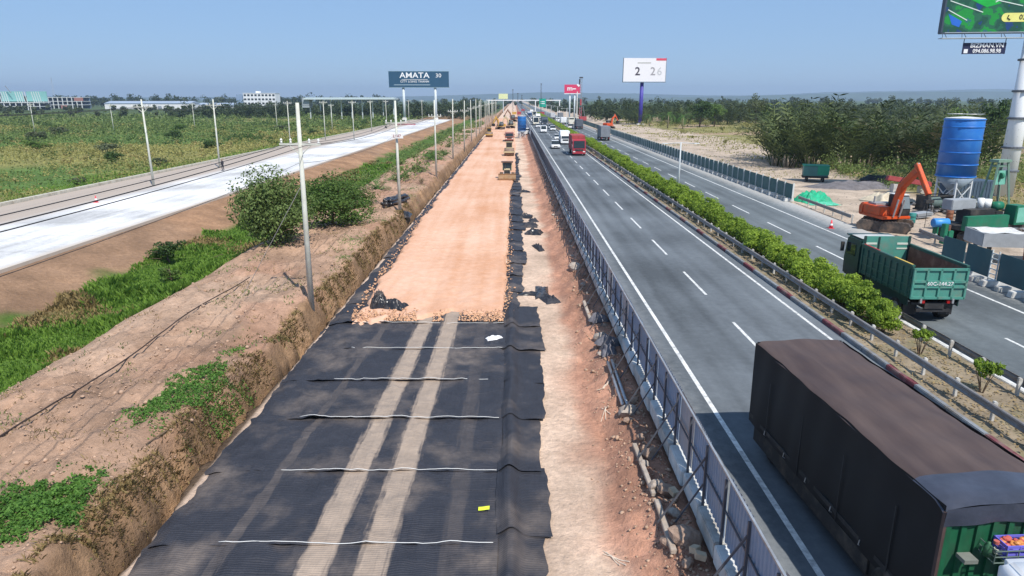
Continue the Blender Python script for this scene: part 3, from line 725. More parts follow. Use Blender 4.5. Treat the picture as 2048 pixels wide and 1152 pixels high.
def bush(x, y, fm, sc, label, rz, group=None):
    t = thing("shrub", label, "shrub", (x, y, .15), rz, group); t.scale = sc
    link("foliage", fm, t); link("stem", hst[random.randint(0, 1)], t); return t
bush(17.25, 23.3, sv2, (1, 1, 1.05), "sparse sapling nearest the camera in the median strip", 0)
bush(17.2, 27.2, sv, (1.05, 1.05, 1.1), "small thin sapling with bare stems standing between sapling and hedge", 1)
bush(17.1, 30.0, hv[0], (.85, .7, .9), "round shrub at the near end of the median hedge", 2)
yy = 31.6; i = 0
while yy < 175:
    gap = 53.5 < yy < 56.0
    if gap: bush(17.2, 54.6, sv, (1, 1, 1.15), "small sapling in the gap of the median hedge", .5); yy = 56.3; continue
    if i < 3: lb = ["clipped green shrub second from the near end of the hedge", "clipped green shrub beside the dump truck's tailgate", "clipped green shrub beside the dump truck's body"][i]; gr = None
    else: lb = "clipped green shrub in the continuous hedge along the median"; gr = "hedge shrubs along the median"
    s = random.uniform(.8, 1.12)
    bush(17.15 + random.uniform(-.12, .12), yy, hv[i % 4], (s * random.uniform(.9, 1.1), s, s * random.uniform(.85, 1.08)), lb, random.choice([0, math.pi]) + random.uniform(-.2, .2), gr)
    yy += random.uniform(1.2, 1.5); i += 1
rs = np.random.RandomState(15); n = 14000
c = np.column_stack([rs.normal(17.15, .45, n), 174 + rs.uniform(0, 1, n) ** 1.5 * 330, rs.uniform(.5, 1.55, n)])
V, F = leaves(c, rs.normal(0, .4, (n, 3)) + [0, 0, .8], .42, .26, rs)
stuff(link("hedge", npmesh("hedge", V, F, hl)), "far stretch of the green hedge narrowing along the median", "hedge")
# dry leaf litter in the median
n = 5200; c = np.column_stack([rs.uniform(15.5, 18.6, n), 14 + rs.uniform(0, 1, n) ** 1.5 * 60, np.full(n, .2)])
V, F = leaves(c, np.tile([0, 0, 1.0], (n, 1)), .13, .07, rs, .3); V[:, 2] += .02
stuff(link("leaf_litter", npmesh("leaf_litter", V, F, leafmat("dry_leaf", (.16, .10, .045), (.42, .32, .16), .2))), "dry leaves and dead grass covering the median soil", "leaf litter")
lamp_m = M("lamp_post_paint", (.50, .53, .54), .5, .1)
def lamppost(x, y, h, label, grp=None):
    t = thing("lamp_post", label, "lamp post", (x, y, .15), 0, grp)
    part("pole", B().tube([(0, 0, 0), (0, 0, h)], [.13, .07], 10), lamp_m, t, True)
    part("base", B().box((0, 0, .5), (.5, .5, 1.0), top=(.8, .8)), concw, t, bev=.02)
    part("arm", B().tube([(-1.6, 0, h - .12), (0, 0, h - .05), (1.6, 0, h - .12)], .035, 6), lamp_m, t)
    for s in (-1, 1): part("lamp_head", B().box((1.75 * s, 0, h - .12), (.55, .18, .09), top=(.8, .7)), lamp_m, t)
lamppost(18.2, 76.0, 5.9, "grey double-arm lamp post in the median hedge")
for i, y in enumerate((235, 285, 335, 385)): lamppost(17.6, y, 7.5, "%s distant lamp post along the far median hedge" % ["first", "second", "third", "fourth"][i], "distant median lamp posts")

# ================================================================== UTILITY POLES AND WIRES
polec = M("pole_concrete", (.55, .56, .50), .85, .12, 2, dirt=(.42, .40, .34))
porc = M("insulator", (.7, .7, .68), .3, .05)
wire = M("wire_black", (.02, .02, .022), .5, .1)
def pole(name, h, r0=.17, r1=.09, arms=((.2, 1.6),), box=None):
    meshes = [("shaft", B().tube([(0, 0, -.6), (0, 0, h)], [r0, r1], 10).mesh("shaft", polec, True))]
    for d, w in arms:
        b = B().box((0, 0, h - d), (w * 2, .09, .09))
        b.beam((-.55 * w, 0, h - d), (0, .0, h - d - .55 * w), .05).beam((.55 * w, 0, h - d), (0, 0, h - d - .55 * w), .05)
        meshes.append(("crossarm", b.mesh("crossarm", polec)))
        for x in (-.9 * w, -.45 * w, .45 * w, .9 * w): meshes.append(("insulator", B().lathe([(.04, 0), (.07, .05), (.03, .1), (.07, .15), (.03, .24)], (x, 0, h - d + .05), 8).mesh("insulator", porc)))
    return meshes
def putpole(meshes, label, loc, rz=0, grp=None, tilt=(0, 0)):
    t = thing("utility_pole", label, "utility pole", loc, rz, grp); t.rotation_euler = (tilt[0], tilt[1], rz)
    for nme, me in meshes: link(nme, me, t)
    return t
site_p = pole("site", 10.5, arms=((2.05, 1.05),)); site_s = pole("site", 10.5, .15, .08, arms=((2.2, .9),)); plain = pole("plain", 10.0, .13, .08, arms=())
names = ["tall concrete pole with crossarm nearest the camera on the dirt embankment", "concrete pole with crossarm above the black plastic pile", "third concrete pole along the trench side of the embankment", "fourth concrete pole along the embankment", "fifth concrete pole along the embankment", "sixth concrete pole along the embankment"]
pY = [35.5, 66.5, 98, 127, 153, 182]
for i, y in enumerate(pY):
    putpole(site_p if i < 2 else site_s, names[i], (-11.1 + random.uniform(-.15, .15), y, gzs(-11.1, y)), R(random.uniform(-6, 6)), None, (R(random.uniform(-.8, .8)), R(random.uniform(-1, 1))))
for i in range(12): putpole(plain if i % 2 else site_s, "slim concrete pole in the far row where the embankment poles merge", (-11.3 + random.uniform(-.4, .4), 205 + i * 21, 0), 0, "far embankment poles")
signm = M("sign_white", (.75, .75, .74), .5, .05); inkm = M("ink_black", (.02, .02, .02), .6, .0)
ps = thing("number_plate_sign", "small white numbered plate fixed to the second embankment pole", "sign", (-11.1, 66.2, 7.2))
part("plate", B().box((0, 0, 0), (1.15, .03, .42)), signm, ps); lettering("L147", .38, M("sign_red", (.25, .02, .04), .5, .0), ps, (0, -.02, 0))
rp = pole("road", 10.6, .16, .09, arms=((.9, 1.3),)); rp2 = pole("road", 10.2, .14, .08, arms=((.5, 1.0),))
lpos = [(-45.6, 86.6, "pale concrete pole with twin crossarm beside the white concrete road"), (-47.3, 110.8, "pale concrete pole second along the white concrete road"), (-51.8, 161, "pale pole on the far kerb of the white road"),
        (-50.6, 187, "pale pole on the kerb of the white road, left one of two level poles"), (-42.9, 187, "pale pole on the white road, right one of two level poles"), (-48.0, 236, "pale pole on the road beyond the level pair"), (-48.3, 266, "thin pale pole on the road left of the billboard legs"), (-49.4, 330, "thin pale pole in front of the billboard legs"), (-46, 352, "thin pale pole right of centre between the billboard legs"),
        (-63.4, 244, "thin field pole behind the white road's kerb"), (-142, 248, "thin pole in the scrub below the white warehouses"), (-115, 252, "thin pole in the scrub right of the warehouses"), (-160, 233, "leftmost thin pole in the scrub field"), (-90, 266, "thin pole in the scrub below the white office block")]
for i, (x, y, lb) in enumerate(lpos): putpole(rp if i < 2 else rp2, lb, (x, y, gzs(x, y) if x < -53 else -.05), R(random.uniform(-10, 10)), None, (0, R(random.uniform(-.8, .8))))
def sag(a, b, s, r, name, parent=None, n=18):
    a = Vector(a); b = Vector(b); pts = [a.lerp(b, t / n) - Vector((0, 0, 4 * s * (t / n) * (1 - t / n))) for t in range(n + 1)]
    return part(name, B().tube(pts, r, 5), wire, parent)
wl_ = thing("power_lines", "bundle of black cables strung along the embankment poles", "cable")
yp = [-6] + pY
for i in range(len(yp) - 1):
    for j, (x, z, s, r) in enumerate([(-.85, 8.3, .32, .014), (-.4, 8.3, .42, .018), (.45, 8.3, .36, .014), (.0, 7.4, .5, .009)]):
        sag((-11.1 + x, yp[i], z), (-11.1 + x, yp[i + 1], z), s, r, "cable", wl_)
wl2 = thing("power_lines", "thin wires strung between the pale poles of the white road", "cable")
lp = [(-45.6, 10), (-45.6, 86.6), (-47.3, 110.8), (-51.8, 161), (-50.6, 187)]
for i in range(len(lp) - 1):
    for x in (-1.1, 0, 1.1): sag((lp[i][0] + x, lp[i][1], 9.6), (lp[i + 1][0] + x, lp[i + 1][1], 9.6), .5, .02, "cable", wl2)
tag(part("cable", B().tube([(-16.2 + .05 * math.sin(y * .3), y, float(np.mean(gz(np.full(41, -16.2), np.linspace(y - 3, y + 3, 41)))) + .22) for y in np.arange(12, 41, .5)], .03, 6), M("cable_brown", (.045, .03, .025), .7, .2), None, True), "long dark cable lying straight along the bare dirt embankment", "cable")
gy = part("guy_wire", B().tube([(-11.1, 35.6, 6.2), (-15.2, 36.6, gzs(-15.2, 36.6))], .018, 5), steel, None); tag(gy, "thin guy wire from the nearest pole down to the embankment", "guy wire")
# ================================================================== LOOSE THINGS ON THE SITE
black_p = M("black_plastic", (.018, .018, .021), .32, .3, 3, spec=.5, dirt=(.16, .13, .11), dscale=1.6)
def crumple(rx, ry, h, seed, mat, n=26, fold=5.0):
    U, Vv = np.meshgrid(np.linspace(-1, 1, n), np.linspace(-1, 1, n))
    r = np.maximum(abs(U), abs(Vv)); an = np.arctan2(Vv, U)
    bnd = 1 + .25 * fbm(np.cos(an) * 2, np.sin(an) * 2, 1, 3, seed)
    x = U * rx * bnd; y = Vv * ry * bnd
    z = h * (1 - r ** 2.2) * (.55 + .9 * np.abs(fbm(U * 1.3, Vv * 1.3, fold * .35, 3, seed + 1))) + .1 * h * fbm(U, Vv, fold, 3, seed + 2) * (1 - r ** 4)
    z = np.maximum(z, .0) + .012
    V = np.column_stack([x.ravel(), y.ravel(), z.ravel()]); i = (np.arange(n - 1)[:, None] * n + np.arange(n - 1)[None, :]).ravel()
    return npmesh("crumpled_sheet", V, np.column_stack([i, i + 1, i + n + 1, i + n]), mat)
def crump(name, label, cat, loc, rz, dims, seed, mat=None, fold=5.0):
    return tag(link(name, crumple(*dims, seed, mat or black_p, fold=fold), None, loc, rz), label, cat)
crump("crumpled_plastic_sheet", "glossy black crumpled plastic heap at the sand's front left corner", "plastic sheet", (-7.55, 36.6, -.64), .3, (.5, .42, 1.0), 301, fold=7)
crump("crumpled_plastic_sheet", "dull black folded plastic lying right of the glossy heap on sand", "plastic sheet", (-6.75, 36.5, -.64), -.2, (.68, .45, .55), 302, fold=4)
pl = thing("plastic_roll_pile", "pile of black plastic rolls on the embankment by the second pole", "plastic rolls", (-12.2, 70.2, gzs(-12.2, 70.2)), R(75))
for i, (y, z, L) in enumerate([(-.5, .18, 4.6), (-.15, .2, 5.2), (.2, .2, 4.8), (.55, .19, 4.3), (-.3, .5, 4.4), (.05, .52, 4.9), (.38, .5, 3.9)]):
    part("plastic_roll", B().tube([(random.uniform(-.4, .4), y + L * (t - .5) * .0 - 0, 0 + z + .05 * math.sin(t * 9 + i)) if 0 else (L * (t - .5), y + .07 * math.sin(t * 7 + i), z + .05 * math.sin(t * 9 + i * 2)) for t in np.linspace(0, 1, 12)], [.17 + .03 * math.sin(q * 2.3 + i) for q in range(12)], 9), black_p, pl, True)
crump("crumpled_plastic_sheet", "black sheet slumping over the trench edge below the plastic rolls", "plastic sheet", (-10.9, 67.0, -.55), 0, (.75, 1.1, .55), 305)
offc = [((1.75, 40.6), (.42, 1.5, .28), "bent black geotextile offcut on the pale dirt, upper half of a pair"), ((2.15, 38.9), (.5, .75, .35), "twisted black geotextile heap on the pale dirt nearest the camera"),
        ((1.15, 40.2), (.9, .35, .2), "flat black flap joining the side strip to the twisted heap"), ((1.95, 53.6), (.28, 1.1, .4), "narrow black roll of geotextile on the pale dirt"),
        ((1.75, 59.8), (.8, .8, .5), "dark crumpled sheet pile with torn edges beside the bank"), ((1.5, 63.6), (.75, .9, .45), "grey black crumpled sheet pile above the torn one"),
        ((1.2, 68.5), (.6, .8, .45), "small black crumpled sheet at the side strip's far end"), ((1.9, 66.2), (.45, .6, .35), "small torn black sheet beside the red bank"), ((1.3, 88), (.8, .5, .3), "black crumpled sheet close to the bulldozer")]
for i, (p, d, lb) in enumerate(offc): crump("geotextile_offcut", lb, "geotextile", (p[0], p[1], -.95), random.uniform(-.3, .3), d, 310 + i, GEO if i % 2 else black_p)
wpl = M("white_plastic", (.7, .7, .72), .4, .1)
crump("plastic_scrap", "crumpled white plastic scrap at the mat's upper right corner", "plastic scrap", (-.95, 31.9, -.84), .4, (.42, .2, .16), 331, wpl, 8)
tag(part("tag_card", B().grid(np.linspace(-.16, .16, 5), np.linspace(-.09, .09, 4), lambda x, y: .02 + .03 * abs(x) + .02 * math.sin(x * 9)), M("yellow_card", (.75, .85, .05), .5, .05), None), "bright yellow card lying on the mat beside the side strip", "card").location = (-.86, 17.25, -.78)
# ---- rubble along the foot of the hoarding
rock_m = M("rubble_stone", (.31, .215, .16), .9, .3, 2.5, bump=.5, bscale=6, dirt=(.35, .22, .15))
rock_c = M("rubble_concrete", (.36, .31, .265), .9, .25, 2.5, bump=.4, bscale=8, dirt=(.40, .30, .22))
rk = [lump(400 + s, rock_m if s < 3 else rock_c, 2, .16) for s in range(6)]
near_rocks = [((4.35, 15.0), (.36, .5, .3), "large pale broken concrete boulder nearest the camera at the hoarding"), ((4.35, 17.3), (.3, .32, .26), "rounded pale boulder with wooden block at the hoarding foot"), ((4.32, 19.4), (.26, .3, .25), "yellowish round boulder between concrete beam and hoarding"),
              ((4.15, 22.6), (.36, .48, .3), "flat topped orange boulder at the end of the steel pipes"), ((4.2, 30.9), (.3, .42, .3), "brown boulder behind the grey sacks at the hoarding"), ((4.1, 44.6), (.4, .55, .4), "big tan boulder halfway up the red bank")]
for i, (p, d, lb) in enumerate(near_rocks): o = tag(link("rock", rk[i % 6], None, (p[0], p[1], gzs(*p) + d[2] * .35), random.uniform(0, 6)), lb, "rock"); o.scale = d
for i in range(44):
    y = 13.5 + (i / 44) ** 1.3 * 92; x = random.uniform(3.9, 4.55); s = random.uniform(.08, .2)
    o = tag(link("rock", rk[i % 6], None, (x, y, gzs(x, y) + s * .4), random.uniform(0, 6)), "lesser stone in the rubble line at the foot of the blue hoarding", "rock", "rubble stones along the hoarding"); o.scale = (s * random.uniform(.8, 1.3), s * random.uniform(.9, 1.6), s * random.uniform(.6, 1))
def beamthing(name, label, cat, a, b, w, h, mat):
    a = Vector(a); b = Vector(b); c = (a + b) / 2; o = part(name, B().beam(a - c, b - c, w, h), mat, None, bev=.012); o.location = c; return tag(o, label, cat)
def gp3(x, y, dz): return (x, y, gzs(x, y) + dz)
beamthing("concrete_beam", "broken concrete beam lying along the bank near the big boulder", "concrete beam", gp3(3.98, 14.6, .1), gp3(4.02, 16.9, .12), .16, .12, rock_c)
beamthing("concrete_beam", "long narrow concrete beam lying along the bank, middle of three", "concrete beam", gp3(4.0, 17.2, .1), gp3(3.95, 20.2, .12), .14, .12, rock_c)
beamthing("concrete_beam", "concrete beam half buried in rubble above the sack pile", "concrete beam", gp3(3.95, 33.2, .1), gp3(3.9, 36.5, .14), .16, .14, rock_c)
wood = M("raw_wood", (.50, .40, .28), .8, .2, 3)
for i, (x, y, lb) in enumerate([(4.5, 17.0, "pale wooden block propping a hoarding brace by the rounded boulder"), (4.52, 14.2, "pale wooden block beside the nearest boulder"), (4.45, 14.45, "square wooden block stacked by the nearest boulder")]):
    o = tag(part("wood_block", B().box((0, 0, 0), (.2, .26, .16)), wood, None, bev=.01), lb, "wood block"); o.location = gp3(x, y, .25 + .0 * i); o.rotation_euler = (.2, .1 * i, .4 + i)
pipem = M("steel_pipe", (.42, .42, .43), .35, .15, 3, metal=.7)
for i, lb in enumerate(["left one of two bright steel pipes lying on the bank", "right one of two bright steel pipes lying on the bank"]):
    x = 4.05 + i * .17; tag(part("steel_pipe", B().tube([gp3(x, 23.3, .16), gp3(x - .05, 27.2, .18)], .065, 10), pipem, None, True), lb, "pipe")
sackm = M("grey_sack", (.14, .135, .15), .85, .3, 4, bump=.4, bscale=12)
for i, (x, y, s, lb) in enumerate([(4.25, 28.6, .5, "grey sack slumped in the rubble, nearest of three"), (4.3, 29.7, .55, "grey sack with pale folds, middle of three in the rubble"), (4.3, 33.0, .45, "grey sack farthest of three by the hoarding")]):
    tag(link("sack", crumple(s * .7, s, .5, 350 + i, sackm, 20, 4), None, gp3(x, y, .02), i), lb, "sack")
rpe = M("pale_rope", (.62, .52, .42), .8, .1)
for i, (x, y, lb) in enumerate([(3.6, 25.6, "loop of pale rope on the bank left of the pipes"), (3.35, 23.2, "frayed pale rope ends on the dirt below the loop"), (2.6, 15.2, "short pale rope scrap on the light track")]):
    b = B()
    for k in range(3): b.tube([gp3(x + .05 * k + .45 * t * math.cos(k * .5 + i), y + .5 * t * math.sin(k * .7 + 1), .03 + .02 * math.sin(t * 6)) for t in np.linspace(-.6, .8, 9)], .014, 5)
    tag(part("rope", b, rpe, None), lb, "rope")
for i, (x, y, L, lb) in enumerate([(-11.6, 19.4, .9, "short stick lying on the embankment beside the trench"), (-24, 53, 1.2, "broken twig bundle on the brown slope")]):
    tag(part("stick", B().tube([gp3(x, y, .05), gp3(x + .3 * L, y + .9 * L, .07)], .025, 6), bark, None), lb, "stick")

# ================================================================== VEGETATION
gr1 = leafmat("ditch_grass", (.04, .12, .014), (.23, .38, .06), .5)
gr2 = leafmat("dry_grass", (.17, .12, .05), (.36, .27, .12), .3)
gr3 = leafmat("olive_scrub", (.13, .14, .035), (.40, .37, .13), .35, .05, 2.2)
gr4 = leafmat("green_scrub", (.045, .08, .02), (.23, .30, .09), .35, .05, 2.0)
rs = np.random.RandomState(77)
tl0 = leafmat("tree_leaf_dark", (.018, .045, .012), (.075, .13, .03), .3)
def pts(n, x0, x1, y0, y1, pw=1.0): return np.column_stack([rs.uniform(x0, x1, n), y0 + (y1 - y0) * rs.uniform(0, 1, n) ** pw])
def grassy(name, label, P, h, w, mat, lean=.5):
    z = gz(P[:, 0], P[:, 1]) - .02; V, F = blades(P, z, h, rs, w, lean)
    return stuff(link(name, npmesh(name, V, F, mat)), label, "grass")
P = pts(90000, -28.2, -20.6, 22, 135, 1.9)
wv = fbm(P[:, 1] * 0 + 5.0, P[:, 1], .12, 3, 2) * .55
k = (P[:, 0] + wv < -21.2 + .35 * fbm(P[:, 0], P[:, 1], .8, 3, 91)) & (P[:, 0] > -27.6 + 1.6 * fbm(P[:, 0], P[:, 1], .25, 3, 92))
P = P[k]; dry = fbm(P[:, 0], P[:, 1], .16, 3, 93) + sstep(-24.5, -27.5, P[:, 0]) * .3 + rs.normal(0, .12, len(P)) > .34
hh = (.12 + .75 * np.clip(fbm(P[:, 0], P[:, 1], .45, 4, 94) + .35, 0, 1) ** 1.5)
ww = .018 + .0009 * P[:, 1]
V, F = blades(P[~dry], gz(P[~dry, 0], P[~dry, 1]) - .02, hh[~dry], rs, ww[~dry][:, None], .6)
stuff(link("ditch_grass", npmesh("ditch_grass", V, F, gr1)), "bright green grass filling the drainage ditch below the embankment", "grass")
V, F = blades(P[dry], gz(P[dry, 0], P[dry, 1]) - .02, hh[dry], rs, ww[dry][:, None], .6)
stuff(link("dry_grass", npmesh("dry_grass", V, F, gr2)), "brown dry grass patches along the upper side of the ditch", "grass")
def creeper(label, cx, cy, rx, ry, n, seed, h=.28):
    q = rs.uniform(-1.2, 1.2, (n, 2)); rr = np.hypot(q[:, 0], q[:, 1]); an = np.arctan2(q[:, 1], q[:, 0])
    k = rr < .85 + .5 * fbm(np.cos(an) * 1.5, np.sin(an) * 1.5, 1, 4, seed) + .6 * fbm(q[:, 0], q[:, 1], 2.5, 4, seed + 5) + rs.normal(0, .10, n); q = q[k]; rr = rr[k]
    x = cx + q[:, 0] * rx; y = cy + q[:, 1] * ry
    top = h * np.clip(1.1 - rr, .15, 1) * (.7 + .5 * fbm(x, y, 1.2, 3, seed + 1))
    z = gz(x, y) + np.maximum(.02, top * rs.uniform(.35, 1, len(x)))
    V, F = leaves(np.column_stack([x, y, z]), np.tile([0, 0, 1.0], (len(x), 1)), .11, .06, rs, .7)
    return stuff(link("ground_creeper", npmesh("ground_creeper", V, F, leafmat("creeper_leaf", (.025, .085, .015), (.15, .30, .055), .35))), label, "creeper")
creeper("dense green creeper patch at the lower left of the embankment", -12.8, 15.9, 2.1, 1.8, 26000, 501, .5)
creeper("green creeper patch on the embankment beside the trench", -11.9, 23.2, 1.4, 3.3, 17000, 502, .34)
creeper("thin weed tuft on the embankment short of the nearest pole", -12.2, 28.0, .5, .8, 500, 503, .14)
for i, (x, y, a, b_, n_) in enumerate([(-12.4, 51, 1.0, 2.2, 900), (-11.6, 45.5, .6, 1.5, 500), (-12.8, 61, 1.2, 2.5, 900), (-12, 76, 1.3, 3, 900), (-12.5, 84, 1.2, 4, 900)]):
    creeper(["sparse weeds beyond the nearest pole", "sparse weeds on the trench lip", "sparse weeds short of the plastic rolls", "sparse weeds behind the plastic rolls", "sparse weeds by the third pole"][i], x, y, a, b_, n_, 510 + i, .15)
# scrub field on the left: clumps of leaves over a big area
def scrub(name, label, n, x0, x1, y0, y1, mat, sz, hgt, seed, thr, pw=1.5, dens=.1, clumpy=.05, sg=1):
    P = pts(n, x0, x1, y0, y1, pw); v = sg * fbm(P[:, 0], P[:, 1], clumpy, 3, seed) + .35 * fbm(P[:, 0], P[:, 1], clumpy * 6, 3, seed + 3); k = (v > thr) | (rs.rand(n) < dens); P = P[k]; v = v[k]
    top = hgt * np.clip(.35 + 1.6 * (v - thr) + .5 * fbm(P[:, 0], P[:, 1], .5, 2, seed + 2), .1, 1.6)
    z = gz(P[:, 0], P[:, 1]) + top * rs.uniform(.1, 1, len(P)); s = sz * (.6 + P[:, 1] / 160)
    V, F = leaves(np.column_stack([P, z]), np.tile([0, 0, .7], (len(P), 1)), s[:, None], s[:, None] * .55, rs, .8)
    return stuff(link(name, npmesh(name, V, F, mat)), label, "scrub")
scrub("scrub", "olive and straw coloured tall grass across the left field", 110000, -250, -55, 62, 300, gr3, .34, 1.4, 605, -.18, dens=.1, clumpy=.016)
scrub("scrub", "green low scrub patches in the left field", 90000, -240, -55, 62, 330, gr4, .34, 1.8, 605, .08, dens=.07, clumpy=.016, sg=-1)
scrub("scrub", "bright green grass fringe along the white road's kerb", 15000, -62, -53.6, 60, 250, gr1, .22, .7, 607, -.6)
scrub("scrub", "far green scrub in front of the dark wood line", 26000, -420, -60, 250, 520, gr4, .55, 2.2, 609, -.1, 1.2)
scrub("scrub", "low weeds on the ditch side between embankment and white road", 9000, -27, -13, 95, 330, gr4, .3, 1.0, 611, -.05, 1.3, .05, .12)
scrub("scrub", "yellow green grass beyond the opposite hoarding", 24000, 44, 130, 110, 400, gr3, .28, .5, 613, -.05, 1.3, .1, .06)
scrub("scrub", "green bushes at the foot of the nipa palms", 22000, 46, 90, 84, 112, gr4, .26, 2.4, 615, -.4, 1, .2, .12)
scrub("scrub", "grass around the blue silo and billboard mast", 14000, 47, 75, 66, 100, gr3, .22, .9, 617, -.2, 1, .1, .12)
scrub("scrub", "dusty weeds along the opposite verge", 4000, 31, 46, 95, 260, gr3, .2, .35, 619, .12, 1.2, .02, .2)

# rounded bushes merged into the field's vegetation
def bushmass(name, label, n, x0, x1, y0, y1, r0, r1, mat, seed, nl, thr=-.2, hs=.75):
    r2 = np.random.RandomState(seed); ps_ = []
    for i in range(n):
        x = r2.uniform(x0, x1); y = y0 + (y1 - y0) * r2.uniform(0, 1) ** 1.4
        if fbm(np.array([x]), np.array([y]), .03, 3, seed)[0] < thr: continue
        r_ = r2.uniform(r0, r1) * (.8 + y / 500); L = .16 + .0016 * y
        V, F = crown((r_, r_, r_ * hs), 7, nl, L, L * .6, seed * 777 + i, cr=.5, base=r_ * hs * .6)
        V[:, 0] += x; V[:, 1] += y; V[:, 2] += gzs(x, y); ps_.append((V, F))
    V, F = joinVF(ps_); return stuff(link(name, npmesh(name, V, F, mat)), label, "bushes")
gr5 = leafmat("straw_scrub", (.20, .17, .055), (.42, .36, .15), .3)
bushmass("bushes", "olive rounded bushes merging across the left field", 330, -230, -57, 70, 300, .8, 2.2, gr3, 31, 90)
bushmass("bushes", "dark green rounded bushes merging across the left field", 260, -230, -57, 66, 330, .7, 2.0, tl0, 32, 90, -.05)
bushmass("bushes", "straw coloured tussocks in the middle of the left field", 230, -200, -60, 90, 240, .6, 1.6, gr5, 33, 80, .0)
bushmass("bushes", "green bushes along the far edge of the left field", 200, -330, -60, 250, 400, 1.2, 2.6, gr4, 34, 80, -.3)
bushmass("bushes", "low weeds and bushes between the ditch and the far poles", 60, -27, -14, 78, 300, .5, 1.3, gr4, 35, 80, -.3)
bushmass("bushes", "bushes in front of the nipa thicket", 60, 48, 88, 86, 106, .8, 1.6, gr4, 36, 120, -.4)
bushmass("bushes", "dry bushes on the yard's grassy far side", 90, 50, 130, 130, 300, .6, 1.4, gr3, 37, 80, -.2)
# dry tufts and roots along the trench lip and over the bare embankment
P = np.concatenate([np.column_stack([-10.95 + rs.normal(0, .28, 22000), 11 + 60 * rs.uniform(0, 1, 22000) ** 1.5]), np.column_stack([rs.uniform(-20.8, -11, 16000), 12 + 90 * rs.uniform(0, 1, 16000) ** 1.5])])
k = (fbm(P[:, 0], P[:, 1], .7, 4, 97) > np.where(P[:, 0] > -11.5, -.12, .30)); P = P[k]
V, F = blades(P, gz(P[:, 0], P[:, 1]) - .01, .13, rs, .008 + .0003 * P[:, 1][:, None], 1.2)
stuff(link("dry_tufts", npmesh("dry_tufts", V, F, gr2)), "dry straw tufts and roots along the trench lip and bare embankment", "grass")
P = np.column_stack([rs.uniform(-20.8, -10.6, 26000), 12 + 95 * rs.uniform(0, 1, 26000) ** 1.4]); k = fbm(P[:, 0], P[:, 1], .55, 4, 98) + .25 * sstep(-12.5, -20, P[:, 0]) * fbm(P[:, 0], P[:, 1], .1, 2, 99) > .36; P = P[k]
V, F = blades(P, gz(P[:, 0], P[:, 1]) - .01, .11, rs, .012 + .0005 * P[:, 1][:, None], .9)
stuff(link("weeds", npmesh("weeds", V, F, gr4)), "thin green weeds dotted over the bare embankment", "weeds")

# ---- individual shrubs and trees
tl = [leafmat("tree_leaf_dark", (.018, .045, .012), (.075, .13, .03), .3), leafmat("tree_leaf_mid", (.035, .085, .018), (.16, .25, .055), .4), leafmat("tree_leaf_grey", (.045, .06, .03), (.15, .18, .09), .3)]
def treemesh(h, rad, seed, mat, nl, L, clumps=26, trunkf=.45):
    rr = random.Random(seed); b = B(); th = h * trunkf
    b.tube([(0, 0, -.3), (rr.uniform(-.1, .1), rr.uniform(-.1, .1), th * .6), (rr.uniform(-.3, .3), rr.uniform(-.3, .3), h * .8)], [h * .022 + .04, h * .016 + .03, .02], 7)
    for _ in range(7):
        a = rr.uniform(0, 6.28); z0 = rr.uniform(th * .5, h * .65); rx = rad * rr.uniform(.5, .85)
        b.tube([(0, 0, z0), (math.cos(a) * rx * .5, math.sin(a) * rx * .5, z0 + h * .12), (math.cos(a) * rx, math.sin(a) * rx, z0 + h * rr.uniform(.12, .25))], [h * .009 + .015, .02, .008], 5)
    cz = h - rad * .95 * (h - th * .8) / (2 * rad) if False else (th * .75 + h) / 2
    V, F = crown((rad, rad, (h - th * .75) / 2), clumps, nl, L, L * .55, seed, cr=.36, base=cz)
    return [("trunk", b.mesh("trunk", bark, True)), ("crown", npmesh("crown", V, F, mat))]
def puttree(ms, name, label, cat, loc, rz, sc, grp=None):
    t = thing(name, label, cat, loc, rz, grp); t.scale = sc if isinstance(sc, tuple) else (sc, sc, sc)
    for nme, me in ms: link(nme, me, t)
    return t
bigtree = treemesh(7.8, 3.3, 701, leafmat("thorn_leaf", (.035, .07, .018), (.18, .25, .075), .35), 11000, .25, 80, .14)
puttree(bigtree, "tree", "bushy green tree on the ditch behind the nearest pole", "tree", (-17.9, 50.5, -1.3), 0, (1.0, 1.05, 1.0))
puttree(treemesh(5.6, 3.0, 703, tl[1], 8000, .23, 34, .12), "tree", "low spreading green tree right of the bushy tree", "tree", (-15.7, 58, -.8), 2, (1, 1.4, 1.0))
puttree(treemesh(4.6, 2.6, 705, tl[1], 3400, .22, 30, .12), "shrub", "green shrub farther right of the low tree on the ditch", "shrub", (-16.3, 69, -1.0), 4, (1, 1.3, .9))
puttree(treemesh(2.0, 1.4, 707, tl[0], 1400, .18, 18, .1), "shrub", "dark shrub standing alone on the ditch's brown upper edge", "shrub", (-26.4, 51.0, -1.4), 1, (1.25, 1.3, .9))
puttree(treemesh(1.3, 1.0, 709, tl[1], 700, .16, 14, .1), "shrub", "small green shrub in the ditch grass below the lone shrub", "shrub", (-23.4, 45, -1.5), 1, 1.0)
small = [treemesh(2.6, 1.7, 720 + s, tl[s % 3], 900, .3, 18, .12) for s in range(3)]
fs = [(-62, 73, 1.0), (-66, 84, .8), (-60.5, 95, .7), (-72, 77, 1.1), (-83, 92, 1.2), (-63, 122, .9), (-74, 128, 1.2), (-95, 112, 1.3), (-88, 150, 1.5), (-70, 160, 1.3), (-110, 160, 1.6), (-130, 190, 1.7), (-100, 205, 1.6), (-76, 200, 1.3), (-150, 230, 1.8), (-66, 230, 1.2), (-120, 250, 1.8), (-85, 255, 1.5), (-170, 200, 1.6), (-62, 178, 1.0)]
